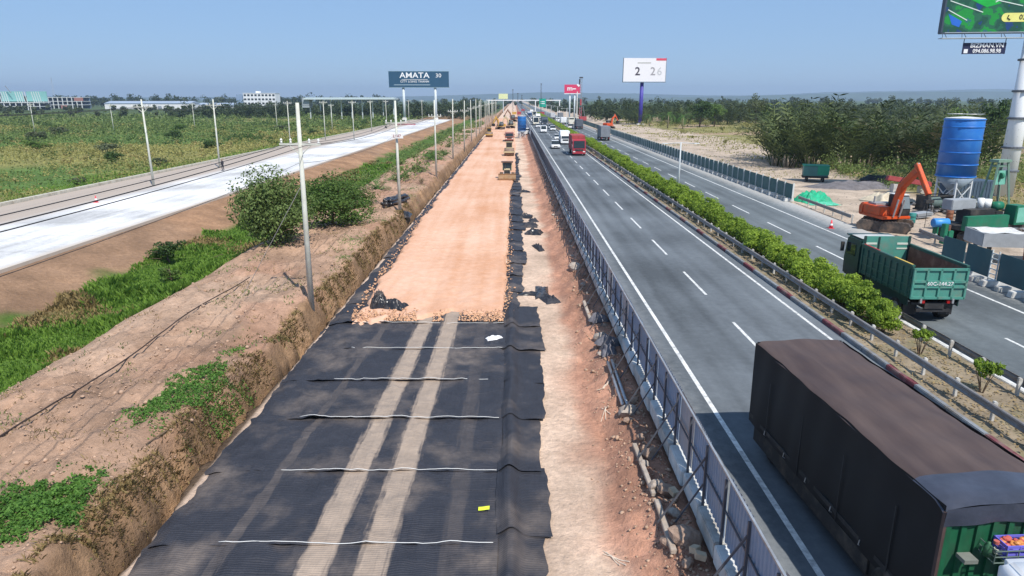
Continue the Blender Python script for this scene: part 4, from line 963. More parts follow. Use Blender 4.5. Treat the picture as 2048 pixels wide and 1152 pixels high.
for i, (x, y, s) in enumerate(fs):
    lb = ["dark shrub nearest the white road's kerb at the left edge", "green shrub behind the nearest field shrub", "green shrub on the kerb by the first pale pole"][i] if i < 3 else "rounded shrub standing out of the scrub on the left field"
    puttree(small[i % 3], "shrub", lb, "shrub", (x, y, gzs(x, y) - .1), i * 1.3, (s * 1.2, s * 1.2, s * .8), None if i < 3 else "scattered shrubs of the left field")
# nipa palms: right clump and plants on the ditch
np_g = leafmat("nipa_green", (.03, .055, .016), (.16, .20, .065), .3); np_b = leafmat("nipa_brown", (.10, .075, .04), (.25, .20, .11), .3); np_l = leafmat("palm_fresh", (.03, .085, .02), (.12, .22, .05), .35)
nv = []
np_d = leafmat("nipa_dark", (.016, .03, .010), (.07, .095, .03), .25)
def frondmesh(V, F, ma, mb, per, seed):
    me = npmesh("frond", V, F, ma); me.materials.append(mb); r_ = np.random.RandomState(seed); k_ = r_.rand(len(F) // per + 1) < .62
    me.polygons.foreach_set("material_index", k_[np.arange(len(F)) // per].astype(np.int32)); me.update(); return me
for s in range(3): V, F = frond_set(19, 800 + s, (4.6, 8.2), (50, 88), 1.1, 9, .38, 0, 1.3); nv.append(frondmesh(V, F, np_g, np_d, 10 + 18, s))
V, F = frond_set(19, 806, (4.5, 7.4), (46, 88), 1.0, 10, .6, 0, 1.3); nb_ = frondmesh(V, F, np_b, np_d, 11 + 20, 6)
V, F = frond_set(15, 808, (1.8, 3.3), (30, 78), .55, 10, .8, 0, .2); yp_ = npmesh("frond", V, F, np_l)
V, F = frond_set(15, 809, (2.4, 3.6), (-5, 70), .7, 10, 1.0, 3.2, .15); ban = npmesh("frond", V, F, np_l)
stub = B()
for k in range(9): a = k * .7; stub.tube([(math.cos(a) * .5, math.sin(a) * .5, -.2), (math.cos(a) * .75, math.sin(a) * .75, random.uniform(.8, 1.8))], [.16, .09], 6)
stubm = stub.mesh("stalk", M("palm_stalk", (.32, .26, .19), .9, .25, 4), True)
trk = B().tube([(0, 0, -.2), (.1, 0, 1.6), (.05, .1, 3.3)], [.2, .15, .13], 8).mesh("trunk", M("palm_trunk", (.30, .25, .17), .9, .3, 6), True)
rr = random.Random(9)
def palm(me, label, x, y, sc, grp=None, extra=None, z=None):
    t = thing("palm", label, "palm", (x, y, gzs(x, y) if z is None else z), rr.uniform(0, 6.28), grp); t.scale = (sc, sc, sc); link("fronds", me, t)
    if extra: link("stalk" if extra is stubm else "trunk", extra, t)
    return t
cnt = 0
for i in range(7):
    for j in range(6):
        x = 44.5 + i * 3.6 + rr.uniform(-1.3, 1.3) + j * .9; y = 112 - i * 2.0 + j * 3.6 + rr.uniform(-1.3, 1.3); s = rr.uniform(1.25, 1.6)
        if x > 50 and j == 0 and rr.random() < .3: continue
        brown = (3 <= i <= 5 and rr.random() < .65)
        palm(nb_ if brown else nv[cnt % 3], "withered brown nipa palm in the right thicket" if brown else "tall grey green nipa palm in the right thicket", x, y, s, "withered nipa palms" if brown else "green nipa palms", stubm if j < 2 else None); cnt += 1
for i, (x, y, s, lb) in enumerate([(-15.3, 92, .95, "young palm on the ditch between third pole and white road"), (-16.6, 84, .9, "young palm right of the bushy trees by the ditch"), (-14.6, 104, .8, "fan of young palm fronds behind the third pole"), (-14.2, 121, 1.0, "upright palm clump left of the fourth pole"), (-15.2, 128, 1.05, "upright palm clump behind the fourth pole"), (-13.5, 134, .95, "upright palm clump right of the fourth pole"), (-12.3, 90.5, .55, "bent dry palm frond tuft at the third pole's foot")]): palm(yp_ if i < 6 else nb_, lb, x, y, s if i < 6 else .18)
for i, (x, y, s, lb) in enumerate([(58, 265, 1.5, "coconut like palm with drooping fronds left of the dark tree"), (63, 262, 1.35, "second drooping palm beside the dark tree"), (55, 285, 1.2, "small palm right of the blue billboard mast")]): palm(ban, lb, x, y, s, None, trk)
midt = [treemesh(9.5, 4.6, 740 + s, tl[s % 3], 1700, .62, 26, .3) for s in range(4)]
for i, (x, y, sc, lb) in enumerate([(74, 280, (1.45, 1.3, 1.2), "dark round tree right of the drooping palms"), (81, 284, (1.2, 1.2, 1.05), "dark tree leaning out behind the round tree"), (90, 262, (1.05, 1.05, 1.45), "tall pointed green tree above the wood line"), (95, 270, (.8, .8, 1.1), "green tree at the shoulder of the tall pointed tree"), (84, 122, (.85, .85, 1.25), "tall feathery tree behind the nipa thicket"), (78, 124, (.7, .7, 1.05), "smaller feathery tree left of the tall feathery one"), (97, 160, (.9, .9, .8), "rounded tree behind the blue silo")]):
    puttree(midt[i % 4], "tree", lb, "tree", (x, y, -.4), i * 1.1, sc)
for i in range(8):
    x = 47 + i * 2.9 + rr.uniform(-1, 1); y = 119 - i * 1.4 + rr.uniform(-2, 4)
    puttree(midt[(i * 2) % 4 if i % 3 else 0], "tree", "dark broadleaf tree crowded among the nipa palms", "tree", (x, y, -.4), i * 1.7, (rr.uniform(.5, .75), rr.uniform(.5, .75), rr.uniform(.62, .92)), "broadleaf trees in the nipa thicket")
# wood lines that read as one mass
def woods(name, label, n, x0, x1, y0, y1, hgt, mat, seed, L, nl):
    r2 = np.random.RandomState(seed); parts_ = []
    for i in range(n):
        x = r2.uniform(x0, x1); y = r2.uniform(y0, y1); h = hgt * r2.uniform(.6, 1.15); rd = h * r2.uniform(.32, .5)
        V, F = crown((rd, rd, h * .5), 9, nl, L * (.7 + y / 900), L * .6 * (.7 + y / 900), seed * 1000 + i, cr=.45, base=h * .5 - .8)
        V[:, 0] += x; V[:, 1] += y; parts_.append((V, F))
    V, F = joinVF(parts_); return stuff(link(name, npmesh(name, V, F, mat)), label, "woods")
dk = leafmat("wood_dark", (.018, .035, .014), (.06, .085, .035), .25); dk2 = leafmat("wood_olive", (.03, .05, .02), (.09, .11, .045), .25)
woods("woods", "dark wood line behind the billboard on the left", 210, -200, -14, 395, 520, 10.5, dk, 901, 1.0, 190)
woods("woods", "low green wood line across the left horizon", 200, -700, -150, 430, 800, 6.5, dk2, 902, 1.3, 150)
woods("woods", "dark wood line left of the tall pointed tree behind the opposite verge", 230, 40, 200, 330, 480, 11.5, dk, 903, .95, 190)
woods("woods", "olive wood line behind the nipa thicket to the right edge", 330, 95, 470, 262, 460, 11.5, dk2, 904, .95, 190)
woods("woods", "hazy woods far away on both sides of the road", 420, -1700, 1700, 850, 1900, 15, dk2, 905, 1.8, 110)
woods("woods", "tall hazy tree belt behind the warehouses on the left horizon", 240, -1150, -150, 900, 1250, 19, dk, 908, 1.5, 120)
woods("woods", "belt of grey green trees beside the far expressway", 70, 34, 60, 400, 900, 8, dk, 906, 1.2, 130)
woods("woods", "belt of trees left of the far construction strip", 70, -60, -15, 380, 900, 8, dk2, 907, 1.2, 130)
r3 = random.Random(4)
for i in range(26):
    x = r3.uniform(120, 290); y = r3.uniform(238, 285); palm(nv[i % 3], "distant nipa palm fringing the wood behind the thicket", x, y, r3.uniform(1.1, 1.5), "distant nipa palms")
for i in range(26):
    x = r3.uniform(48, 140); y = r3.uniform(300, 330); palm(nv[i % 3], "distant nipa palm fringing the wood behind the white billboard", x, y, r3.uniform(1.1, 1.5), "nipa palms behind the white billboard")
# ================================================================== VEHICLES
glass = M("dark_glass", (.02, .028, .032), .08, .1, 2, spec=.6)
rubber = M("tyre_rubber", (.02, .02, .021), .85, .2, 6, dirt=(.12, .1, .08))
rimm = M("wheel_rim", (.35, .35, .36), .5, .1, 4, metal=.4)
chas = M("chassis_black", (.025, .025, .027), .7, .2, 3, dirt=(.1, .085, .07))
lampw = M("headlight", (.8, .8, .78), .15, .02); lampr = M("tail_lamp", (.35, .01, .01), .25, .05)
def paintm(nm, c): return M("paint_" + nm, c, .35, .06, .8, spec=.5, coat=.3)
tyre_c = {}
def wheel(par, x, y, r, w=.26, rim=None):
    key = (round(r, 2), round(w, 2), rim is None)
    if key not in tyre_c:
        q = B(); q.tube([(-w / 2, 0, 0), (-w / 2 + .03, 0, 0), (w / 2 - .03, 0, 0), (w / 2, 0, 0)], [r * .9, r, r, r * .9], 18)
        q2 = B().tube([(-w / 2 - .008, 0, 0), (w / 2 + .008, 0, 0)], r * .55, 12)
        tyre_c[key] = (q.mesh("tyre", rubber), q2.mesh("rim", rim or rimm))
    wo = link("wheel", tyre_c[key][0], par, (x, y, r)); link("rim", tyre_c[key][1], wo); return wo
def car(nm, col, kind="sedan", L=4.5, Wd=1.78, H=1.5):
    p = paintm(nm, col); t = bpy.data.objects.new("car", None); COL.objects.link(t)
    if kind == "van":
        pr = [(-L / 2, .35), (L / 2, .35), (L / 2 + .02, .85), (L / 2 - .35, 1.05), (L / 2 - 1.1, H), (-L / 2 + .1, H), (-L / 2, 1.2)]
        part("body", B().prism(pr, -Wd / 2, Wd / 2), p, t, bev=.06)
        part("windscreen", B().add([(-Wd * .44, L / 2 - .36, 1.09), (Wd * .44, L / 2 - .36, 1.09), (Wd * .4, L / 2 - 1.0, H - .07), (-Wd * .4, L / 2 - 1.0, H - .07)], [(0, 1, 2, 3)]), glass, t, loc=(0, .045, .03))
        for s in (-1, 1): part("side_window", B().box((s * (Wd / 2 + .004), -.25, H - .42), (.012, L * .66, .42)), glass, t)
        part("rear_window", B().box((0, -L / 2 - .01, H - .45), (Wd * .8, .02, .45)), glass, t)
    else:
        pr = [(-L / 2, .32), (L / 2, .32), (L / 2, .66), (L / 2 - .2, .8), (L / 2 - 1.15, .93), (-L / 2 + (.75 if kind == "sedan" else .15), .97), (-L / 2, .9)]
        part("body", B().prism(pr, -Wd / 2, Wd / 2), p, t, bev=.06)
        r0 = -L / 2 + (.55 if kind == "sedan" else .1)
        gh = [(r0, .92), (L / 2 - 1.1, .92), (L / 2 - 1.85, H - .03), (r0 + (.65 if kind == "sedan" else .3), H - .03)]
        part("windows", B().prism(gh, -Wd * .45, Wd * .45), glass, t, bev=.05)
        part("roof", B().box((0, (gh[2][0] + gh[3][0]) / 2, H - .02), (Wd * .84, gh[2][0] - gh[3][0] + .1, .07)), p, t, bev=.025)
    for s in (-1, 1):
        part("headlight", B().box((s * Wd * .36, L / 2 - .02, .7), (.36, .1, .15)), lampw, t, bev=.02); part("tail_lamp", B().box((s * Wd * .38, -L / 2 + .01, .78), (.26, .06, .18)), lampr, t)
    part("grille", B().box((0, L / 2 - .005, .55), (.8, .05, .2)), chas, t); part("number_plate", B().box((0, L / 2 + .025, .42), (.44, .01, .11)), lampw, t)
    for y in (L * .31, -L * .3):
        for s in (-1, 1): wheel(t, s * (Wd / 2 - .1), y, .33, .22)
    t["category"] = "car"; return t
def truck(nm, cabc, boxc, L=8.0, Wd=2.4, H=3.3, cabH=2.6, boxrough=False, flat=False):
    p = paintm(nm, cabc); bx = M("cargo_" + nm, boxc, .6, .15, .8, dirt=tuple(c * .6 for c in boxc)); t = bpy.data.objects.new("truck", None); COL.objects.link(t)
    f = L / 2; cl = 1.9
    pr = [(f - cl, .55), (f, .55), (f + .03, 1.3), (f - .12, cabH - .15), (f - .35, cabH), (f - cl, cabH)]
    part("cab", B().prism(pr, -Wd / 2 + .02, Wd / 2 - .02), p, t, bev=.07)
    part("windscreen", B().add([(-Wd * .42, f + .015, 1.45), (Wd * .42, f + .015, 1.45), (Wd * .40, f - .085, cabH - .28), (-Wd * .40, f - .085, cabH - .28)], [(0, 1, 2, 3)]), glass, t, loc=(0, .05, 0))
    for s in (-1, 1):
        part("side_window", B().box((s * (Wd / 2 - .01), f - .85, cabH - .75), (.03, .95, .6)), glass, t)
        part("headlight", B().box((s * Wd * .36, f + .02, .8), (.4, .08, .18)), lampw, t); part("mirror", B().box((s * (Wd / 2 + .16), f - .1, cabH - .6), (.14, .08, .42)), chas, t)
        part("tail_lamp", B().box((s * Wd * .38, -f + .02, .72), (.3, .06, .15)), lampr, t)
    part("bumper", B().box((0, f + .03, .52), (Wd * .96, .14, .3)), p, t, bev=.03); part("grille", B().box((0, f + .035, 1.08), (Wd * .6, .05, .34)), chas, t)
    part("chassis", B().box((0, -.3, .72), (.9, L - .8, .22)), chas, t)
    y1 = f - cl - .12; y0 = -f
    if not flat:
        part("cargo_box", B().box((0, (y0 + y1) / 2, (H + .95) / 2), (Wd, y1 - y0, H - .95)), bx, t, bev=.03)
        b = B()
        for k in range(7): b.box((0, y0 + .15 + k * (y1 - y0 - .3) / 6, H / 2 + .45), (Wd + .05, .05, H - 1.0))
        part("box_rib", b, bx, t); b = B()
        for s in (-.5, .5): b.box((s * Wd * .48, y0 - .012, H / 2 + .48), (Wd * .44, .03, H - 1.15))
        part("rear_door", b, bx, t)
    else:
        part("bed", B().box((0, (y0 + y1) / 2, 1.0), (Wd, y1 - y0, .12)), bx, t)
        for s in (-1, 1): part("side_board", B().box((s * Wd / 2, (y0 + y1) / 2, 1.35), (.06, y1 - y0, .6)), bx, t)
    for y in (f - 1.1, -f + 1.2, -f + 2.4) if L > 7 else (f - 1.0, -f + 1.2):
        for s in (-1, 1): wheel(t, s * (Wd / 2 - .2), y, .5, .32)
    t["category"] = "truck"; return t
protos = {}
def veh(key, maker, loc, rz, label):
    if key not in protos:
        o = maker(); o.location = loc; o.rotation_euler = (0, 0, rz); o["label"] = label; protos[key] = o; return o
    return clone(protos[key], loc, rz, label)
PI = math.pi
mk = {"w_sedan": lambda: car("white", (.78, .78, .78)), "w_van": lambda: car("white", (.78, .78, .78), "van", 5.2, 1.95, 2.2), "s_suv": lambda: car("silver", (.42, .44, .46), "hatch", 4.6, 1.85, 1.7), "k_suv": lambda: car("black", (.02, .02, .025), "hatch", 4.6, 1.85, 1.7), "r_sedan": lambda: car("darkred", (.28, .03, .03)), "w_suv": lambda: car("white", (.78, .78, .78), "hatch", 4.6, 1.85, 1.7),
      "w_box": lambda: truck("white", (.75, .76, .76), (.78, .79, .8), 7.0, 2.3, 3.1, 2.3), "red": lambda: truck("red", (.36, .03, .045), (.36, .06, .06), 9.5, 2.6, 3.75, 3.1), "grey": lambda: truck("grey", (.2, .22, .25), (.20, .215, .24), 8.5, 2.5, 3.7, 2.8), "dark": lambda: truck("slate", (.1, .12, .16), (.10, .115, .14), 9.0, 2.5, 3.4, 2.8), "blue": lambda: truck("blue", (.05, .12, .3), (.55, .56, .58), 8.0, 2.4, 3.3, 2.6),
      "bus": lambda: car("cream", (.65, .62, .52), "van", 9.5, 2.45, 3.1), "flat": lambda: truck("brick", (.30, .12, .09), (.16, .13, .12), 7.5, 2.4, 2.4, 2.5, flat=True)}
def V_(k, x, y, rz, lb): return veh(k, mk[k], (x, y, 0), rz, lb)
V_("red", 12.55, 138.8, PI, "red box truck driving toward the camera on the near carriageway")
V_("w_suv", 9.15, 155, PI, "white car beside the red truck in the lane next to the hoarding")
V_("w_box", 12.35, 171, PI, "white box truck close behind the red truck")
V_("w_sedan", 11.6, 187, PI, "white sedan tucked behind the white box truck")
V_("w_van", 9.6, 229, PI, "white van alone in the lane next to the hoarding")
V_("w_suv", 13.4, 243, PI, "white car next to the hedge behind the white van")
V_("s_suv", 13.6, 258, PI, "silver car following the white car next to the hedge")
V_("dark", 12.6, 292, PI, "dark box truck in the queue behind the silver car")
for i, (k, x, y, lb) in enumerate([("w_sedan", 9.2, 268, "white sedan first in the hoarding lane behind the van"), ("bus", 9.3, 300, "cream bus in the hoarding lane of the queue"), ("k_suv", 9.1, 322, "black car behind the cream bus"), ("w_suv", 12.7, 320, "white car behind the dark truck in the queue"), ("w_van", 9.2, 345, "white van behind the black car"), ("s_suv", 12.6, 345, "silver car level with the second white van"), ("w_box", 12.6, 372, "white box truck deep in the queue"), ("r_sedan", 9.2, 368, "dark red sedan deep in the queue"), ("w_sedan", 9.3, 392, "white sedan behind the dark red sedan"), ("w_sedan", 12.7, 405, "white sedan behind the far box truck"), ("blue", 9.3, 425, "blue cab truck far back in the queue"), ("bus", 12.7, 440, "cream bus far back beside the blue cab truck"), ("w_suv", 9.2, 462, "tiny white car far back in the hoarding lane"), ("k_suv", 12.6, 470, "tiny black car far back next to the hedge"), ("w_van", 9.2, 500, "tiny white van farthest in the hoarding lane"), ("w_box", 12.7, 510, "tiny white truck farthest next to the hedge")]):
    V_(k, x, y, PI, lb)
V_("grey", 23.9, 187, 0, "grey box truck driving away on the opposite carriageway")
V_("dark", 23.7, 258, 0, "dark slate truck ahead of the grey truck on the opposite carriageway")
for k, x, y, lb in [("w_suv", 20.9, 262, "white car beside the dark slate truck"), ("s_suv", 20.8, 278, "silver car ahead of the white car on the opposite carriageway"), ("w_box", 20.9, 300, "white box truck ahead on the opposite carriageway"), ("bus", 24.2, 300, "cream bus ahead of the dark slate truck"), ("k_suv", 24.2, 330, "black car far ahead on the opposite carriageway"), ("w_van", 20.8, 335, "white van far ahead on the opposite carriageway"), ("grey", 24.3, 370, "small grey truck far ahead on the opposite carriageway"), ("blue", 20.9, 385, "small blue cab truck far ahead on the opposite carriageway")]: V_(k, x, y, 0, lb)

# ---- the near covered trailer
tt = thing("covered_trailer", "black tarpaulin covered semi trailer with green front wall, passing closest to the camera", "trailer", (8.98, 15.4, 0), R(3.1))
tarp_t, n, l, p = newmat("tarp_top")
tc = n.new("ShaderNodeTexCoord"); mp = n.new("ShaderNodeMapping"); mp.inputs["Scale"].default_value = (1.4, .22, 1); l.new(tc.outputs["Object"], mp.inputs[0])
nz = n.new("ShaderNodeTexNoise"); nz.inputs["Scale"].default_value = 1.4; nz.inputs["Detail"].default_value = 8; nz.inputs["Roughness"].default_value = .6; l.new(mp.outputs[0], nz.inputs["Vector"])
cr = n.new("ShaderNodeValToRGB"); e_ = cr.color_ramp.elements; e_[0].position = .3; e_[0].color = (.046, .028, .026, 1); e_[1].position = .72; e_[1].color = (.098, .066, .056, 1); l.new(nz.outputs[0], cr.inputs[0])
l.new(cr.outputs[0], p.inputs["Base Color"]); p.inputs["Roughness"].default_value = .7
tarp_b = M("tarp_black", (.008, .0085, .011), .6, .25, 1.2, spec=.25)
tarp_f = M("tarp_front", (.045, .05, .07), .33, .25, 2.0, spec=.5, bump=.3, bscale=4)
TW, TL, TH = 2.66, 8.7, 3.52
def ttop(x, y): return TH - .05 * abs(x) ** 2 - .014 * abs(math.sin(y * 2.9)) ** 1.5 * (1 - abs(x) / 1.6) + .014 * math.sin(x * 5 + y * 1.7) + .01 * math.sin(x * 2 - y * 6) - (.05 if abs(x) > 1.25 else 0)
part("roof_tarpaulin", B().grid(np.linspace(-TW / 2, TW / 2, 22), np.linspace(-TL / 2 + .85, TL / 2, 50), ttop), tarp_t, tt, True)
part("front_tarpaulin", B().grid(np.linspace(-TW / 2 - .01, TW / 2 + .01, 22), list(np.linspace(-TL / 2, -TL / 2 + .95, 8)), lambda x, y: ttop(x, y) + .02 - .10 * max(0, (-TL / 2 + .25 - y)) / .25), tarp_f, tt, True)
for s in (-1, 1):
    b = B(); k0 = 0; yy_ = np.linspace(-TL / 2, TL / 2, 60); zz_ = np.linspace(.86, TH - .09, 10)
    V = [(s * (TW / 2 + .012 * math.sin(y * 5.3 + z) + .02 * math.sin(y * 1.9)), y, z) for z in zz_ for y in yy_]
    b.add(V, [(j * 60 + i, j * 60 + i + 1, (j + 1) * 60 + i + 1, (j + 1) * 60 + i) for j in range(9) for i in range(59)]); part("side_curtain", b, tarp_b, tt, True)
part("rear_wall", B().box((0, TL / 2 - .02, 2.3), (TW - .04, .04, 2.3)), tarp_b, tt)
V = [(x, -TL / 2 - .075 - .025 * math.sin(x * 6) * (1 - j / 5), TH - .04 - .05 * abs(x) ** 2 - (5 - j) * .075) for j in range(6) for x in np.linspace(-TW / 2, TW / 2, 24)]
part("tarpaulin_flap", B().add(V, [(j * 24 + i, j * 24 + i + 1, (j + 1) * 24 + i + 1, (j + 1) * 24 + i) for j in range(5) for i in range(23)]), tarp_f, tt, True)
cgreen = M("container_green", (.012, .10, .045), .5, .2, 2, dirt=(.03, .06, .04))
fw = part("front_wall", B().box((0, -TL / 2 + .03, 2.2), (TW - .06, .05, 2.2)), cgreen, tt)
for k in range(9): part("wall_rib", B().box((-TW / 2 + .12 + k * .3, -TL / 2 - .01, 2.2), (.1, .06, 2.18)), cgreen, tt)
part("corner_post", B().box((-TW / 2 + .03, -TL / 2 - .01, 2.2), (.06, .08, 2.2)), M("corner_rust", (.08, .05, .045), .7, .3), tt)
part("bed_frame", B().box((0, 0, .98), (TW - .3, TL - .1, .24)), chas, tt); part("side_rail", B().box((-TW / 2 + .02, 0, 1.07), (.07, TL, .12)).box((TW / 2 - .02, 0, 1.07), (.07, TL, .12)), chas, tt)
for k in range(6): part("tie_hook", B().tube([(-TW / 2 - .03, -3.4 + k * 1.3, 1.1), (-TW / 2 - .05, -3.4 + k * 1.3, .98), (-TW / 2 + .02, -3.4 + k * 1.3, .93)], .014, 5), steel, tt)
for y in (2.0, 3.25):
    for s in (-1, 1): wheel(tt, s * (TW / 2 - .42), y, .5, .34, chas)
part("underrun_bar", B().box((-TW / 2 + .05, -.9, .62), (.05, 3.0, .4)), chas, tt)
part("underbody_shade", B().box((-TW / 2 + .1, .3, .62), (.03, 7.6, .62)), chas, tt)  # black sheet added to stand for the darkness under the trailer, hides the wheels
for k in range(4): part("curtain_strap", B().box((-TW / 2 - .033, -3.1 + k * 2.05, 1.75), (.01, .035, 1.75)), M("strap_grey", (.02, .02, .023), .6, .3), tt)
rack = part("rack", B(), None, tt)
rb = B()
for z in (2.5, 2.62, 2.74): rb.tube([(-.55, -TL / 2 - .02, z), (-.55, -TL / 2 - .42, z), (1.2, -TL / 2 - .42, z), (1.2, -TL / 2 - .02, z)], .013, 5)
for x in np.linspace(-.55, 1.2, 9): rb.tube([(x, -TL / 2 - .42, 2.48), (x, -TL / 2 - .42, 2.75)], .01, 5); rb.tube([(x, -TL / 2 - .02, 2.5), (x, -TL / 2 - .42, 2.5)], .01, 5)
rack.data = rb.mesh("rack", M("rack_grey", (.10, .14, .12), .6, .2)); part("tool_box", B().box((-.85, -TL / 2 - .16, 2.42), (.26, .24, .08)), M("tool_box_grey", (.16, .17, .15), .6, .2), tt)
rot3 = Matrix.Rotation(R(3.1), 4, 'Z')
def tloc(x, y, z): v = rot3 @ Vector((x, y, z)); return (v.x + 8.98, v.y + 15.4, v.z)
cr_ = thing("crate", "violet blue plastic crate of red fruit on the trailer's front rack", "crate", tloc(.05, -TL / 2 - .22, 2.53), R(3.1))
cb = M("crate_violet", (.16, .15, .62), .45, .1)
b = B()
for sy in (-1, 1):
    for z in (.02, .1, .18, .26): b.box((0, sy * .16, z), (.74, .02, .05))
for sx in (-1, 1):
    for z in (.02, .1, .18, .26): b.box((sx * .36, 0, z), (.02, .32, .05))
for sx in (-1, -.33, .33, 1):
    for sy in (-1, 1): b.box((sx * .355, sy * .165, .14), (.03, .02, .28))
b.box((0, 0, .005), (.72, .32, .012)); part("basket", b, cb, cr_)
fr_ = [M("fruit_red", (.45, .09, .07), .5, .3, 9), M("fruit_orange", (.55, .22, .06), .5, .3, 9)]
for k in range(16): link("fruit", lump(900 + k % 3, fr_[k % 2], 2, .05), cr_, (random.uniform(-.29, .29), random.uniform(-.11, .11), .2 + random.uniform(0, .06))).scale = (.07, .06, .06)
bt = thing("bundle", "coiled rope and cans at the rack's left end on the trailer", "bundle", tloc(-.46, -TL / 2 - .22, 2.52), R(3.1))
part("can", B().lathe([(.07, 0), (.07, .2), (.03, .24), (.03, .28)], (-.08, 0, 0), 10), M("can_green", (.04, .12, .06), .5, .1), bt, True); part("lid", B().lathe([(.05, .24), (.05, .3)], (.06, .0, 0), 10), M("can_red", (.45, .12, .10), .5, .1), bt)
part("rope_coil", B().tube([(.16 + .1 * math.cos(t), .07 * math.sin(t), .03 + t * .006) for t in np.linspace(0, 20, 60)], .014, 5), M("rope_pale", (.5, .5, .42), .8, .1), bt)
tr_ = thing("tractor_unit", "white tractor cab roof just showing below the trailer's front wall", "truck", (9.2, 8.75, 0), R(3.1)); tr_.scale = (1.07, 1.0, 1.08)
wp = paintm("white", (.78, .78, .78))
part("cab", B().prism([(-1.2, .7), (1.05, .7), (1.05, 2.35), (.9, 2.62), (-1.05, 2.62), (-1.22, 1.9)], -1.2, 1.2), wp, tr_, bev=.08)
part("roof_fairing", B().prism([(-.95, 2.6), (.98, 2.6), (1.0, 3.02), (.85, 3.16), (.45, 3.13), (-.6, 2.78)], -1.12, 1.12), wp, tr_, True, bev=.09)
part("windscreen", B().box((0, -1.17, 2.1), (2.1, .05, .8)), glass, tr_); part("chassis", B().box((0, 1.6, .8), (.9, 5.2, .25)), chas, tr_)
for y in (-.4, 2.4, 3.5):
    for s in (-1, 1): wheel(tr_, s * 1.0, y, .5, .32)

# ---- green dump truck
dt = thing("dump_truck", "green tipper truck with empty brown bed driving away beside the median hedge", "truck", (20.4, 31.6, 0), R(-1)); dt.scale = (1.09, 1.09, 1.07)
dg = M("truck_green", (.035, .105, .085), .45, .16, 1.5, dirt=(.10, .12, .10)); dgl = M("tailgate_green", (.07, .25, .20), .5, .14, 1.5, dirt=(.17, .21, .17)); dgd = M("cab_green", (.018, .05, .045), .4, .15, 1.5)
rust = M("bed_brown", (.15, .075, .055), .8, .3, 2, dirt=(.30, .20, .14)); crm = M("cream_stripe", (.55, .58, .50), .6, .1)
w = 1.17
part("bed_floor", B().box((0, 2.5, 1.25), (2.3, 4.7, .1)), rust, dt)
for s in (-1, 1):
    part("bed_side", B().box((s * w, 2.5, 1.95), (.06, 4.7, 1.45)), dg, dt); part("bed_lining", B().box((s * (w - .04), 2.5, 1.93), (.02, 4.62, 1.34)), rust, dt)
    b = B()
    for k in range(9): b.box((s * (w + .05), .35 + k * .54, 1.9), (.08, .09, 1.3))
    for z in (1.35, 1.75, 2.15): b.box((s * (w + .035), 2.5, z), (.05, 4.6, .08))
    part("side_rib", b, dg, dt)
    part("top_rail", B().box((s * (w + .01), 2.5, 2.71), (.15, 4.74, .09)), dg, dt, bev=.015)
    part("lower_panel", B().box((s * (w - .05), 2.3, 1.0), (.04, 4.0, .4)), dgd, dt)
part("rail_stripe", B().box((-w - .01, 1.0, 2.765), (.1, 1.5, .012)), M("stripe_yellow", (.55, .38, .08), .6, .1), dt); part("rail_stripe", B().box((-w - .01, 3.9, 2.765), (.1, 1.5, .012)), M("stripe_red", (.32, .04, .04), .6, .1), dt)
part("head_board", B().box((0, 4.86, 2.15), (2.3, .06, 1.95)), dgl, dt)
for x in (-.78, .78): part("board_stripe", B().box((x, 4.82, 2.75), (.55, .02, .1)).box((x, 4.82, 2.5), (.55, .02, .07)), crm, dt)
part("board_frame", B().box((-.4, 4.81, 2.2), (.07, .04, 1.8)).box((-1.1, 4.81, 2.2), (.1, .05, 1.9)).box((1.1, 4.81, 2.2), (.1, .05, 1.9)), dgd, dt)
part("tailgate", B().box((0, .1, 1.92), (2.36, .05, 1.42)), dgl, dt)
b = B()
for x in (-1.15, -.58, 0, .58, 1.15): b.box((x, .05, 1.92), (.1, .09, 1.42))
for z in (1.26, 1.78, 2.02, 2.58): b.box((0, .05, z), (2.36, .09, .12))
part("tailgate_frame", b, dgl, dt, bev=.012)
part("number_panel", B().box((0, .0, 1.93), (1.0, .015, .2)), dgl, dt); lettering("60C-144.27", .24, signm, dt, (0, -.015, 1.93))
part("cab", B().prism([(5.2, .7), (6.9, .7), (6.95, 1.6), (6.75, 2.75), (6.5, 2.88), (5.2, 2.88)], -1.1, 1.1), dgd, dt, bev=.08)
part("cab_roof", B().grid(np.linspace(-1.02, 1.02, 6), np.linspace(5.25, 6.45, 5), lambda x, y: 2.90 + .02 * (1 - abs(x))), M("roof_dusty", (.42, .43, .42), .7, .15), dt); part("sun_visor", B().box((0, 6.72, 2.86), (2.2, .3, .06)), dgd, dt)
for s in (-1, 1):
    part("side_window", B().box((s * 1.11, 6.15, 2.2), (.03, .95, .62)), glass, dt); part("mirror", B().box((s * 1.3, 6.75, 2.2), (.16, .1, .5)), chas, dt)
    part("mud_flap", B().box((s * .8, .62, .62), (.6, .03, .6)), chas, dt); part("tail_lamp", B().box((s * .55, .12, 1.08), (.12, .1, .16)), lampr, dt); part("hinge", B().box((s * .7, .06, 1.13), (.08, .12, .22)), steel, dt)
part("windscreen", B().box((0, 6.9, 2.15), (1.95, .05, .7)), glass, dt); part("chassis", B().box((0, 3.3, .85), (.85, 6.3, .26)), chas, dt); part("rear_bar", B().box((0, .25, .62), (1.5, .1, .14)).box((0, .25, .95), (2.0, .1, .1)), chas, dt); part("fuel_tank", B().box((-.95, 4.3, .75), (.4, .9, .45)), chas, dt, bev=.04)
for y in (1.2, 6.0):
    for s in (-1, 1): wheel(dt, s * .95, y, .5, .4 if y < 3 else .28)

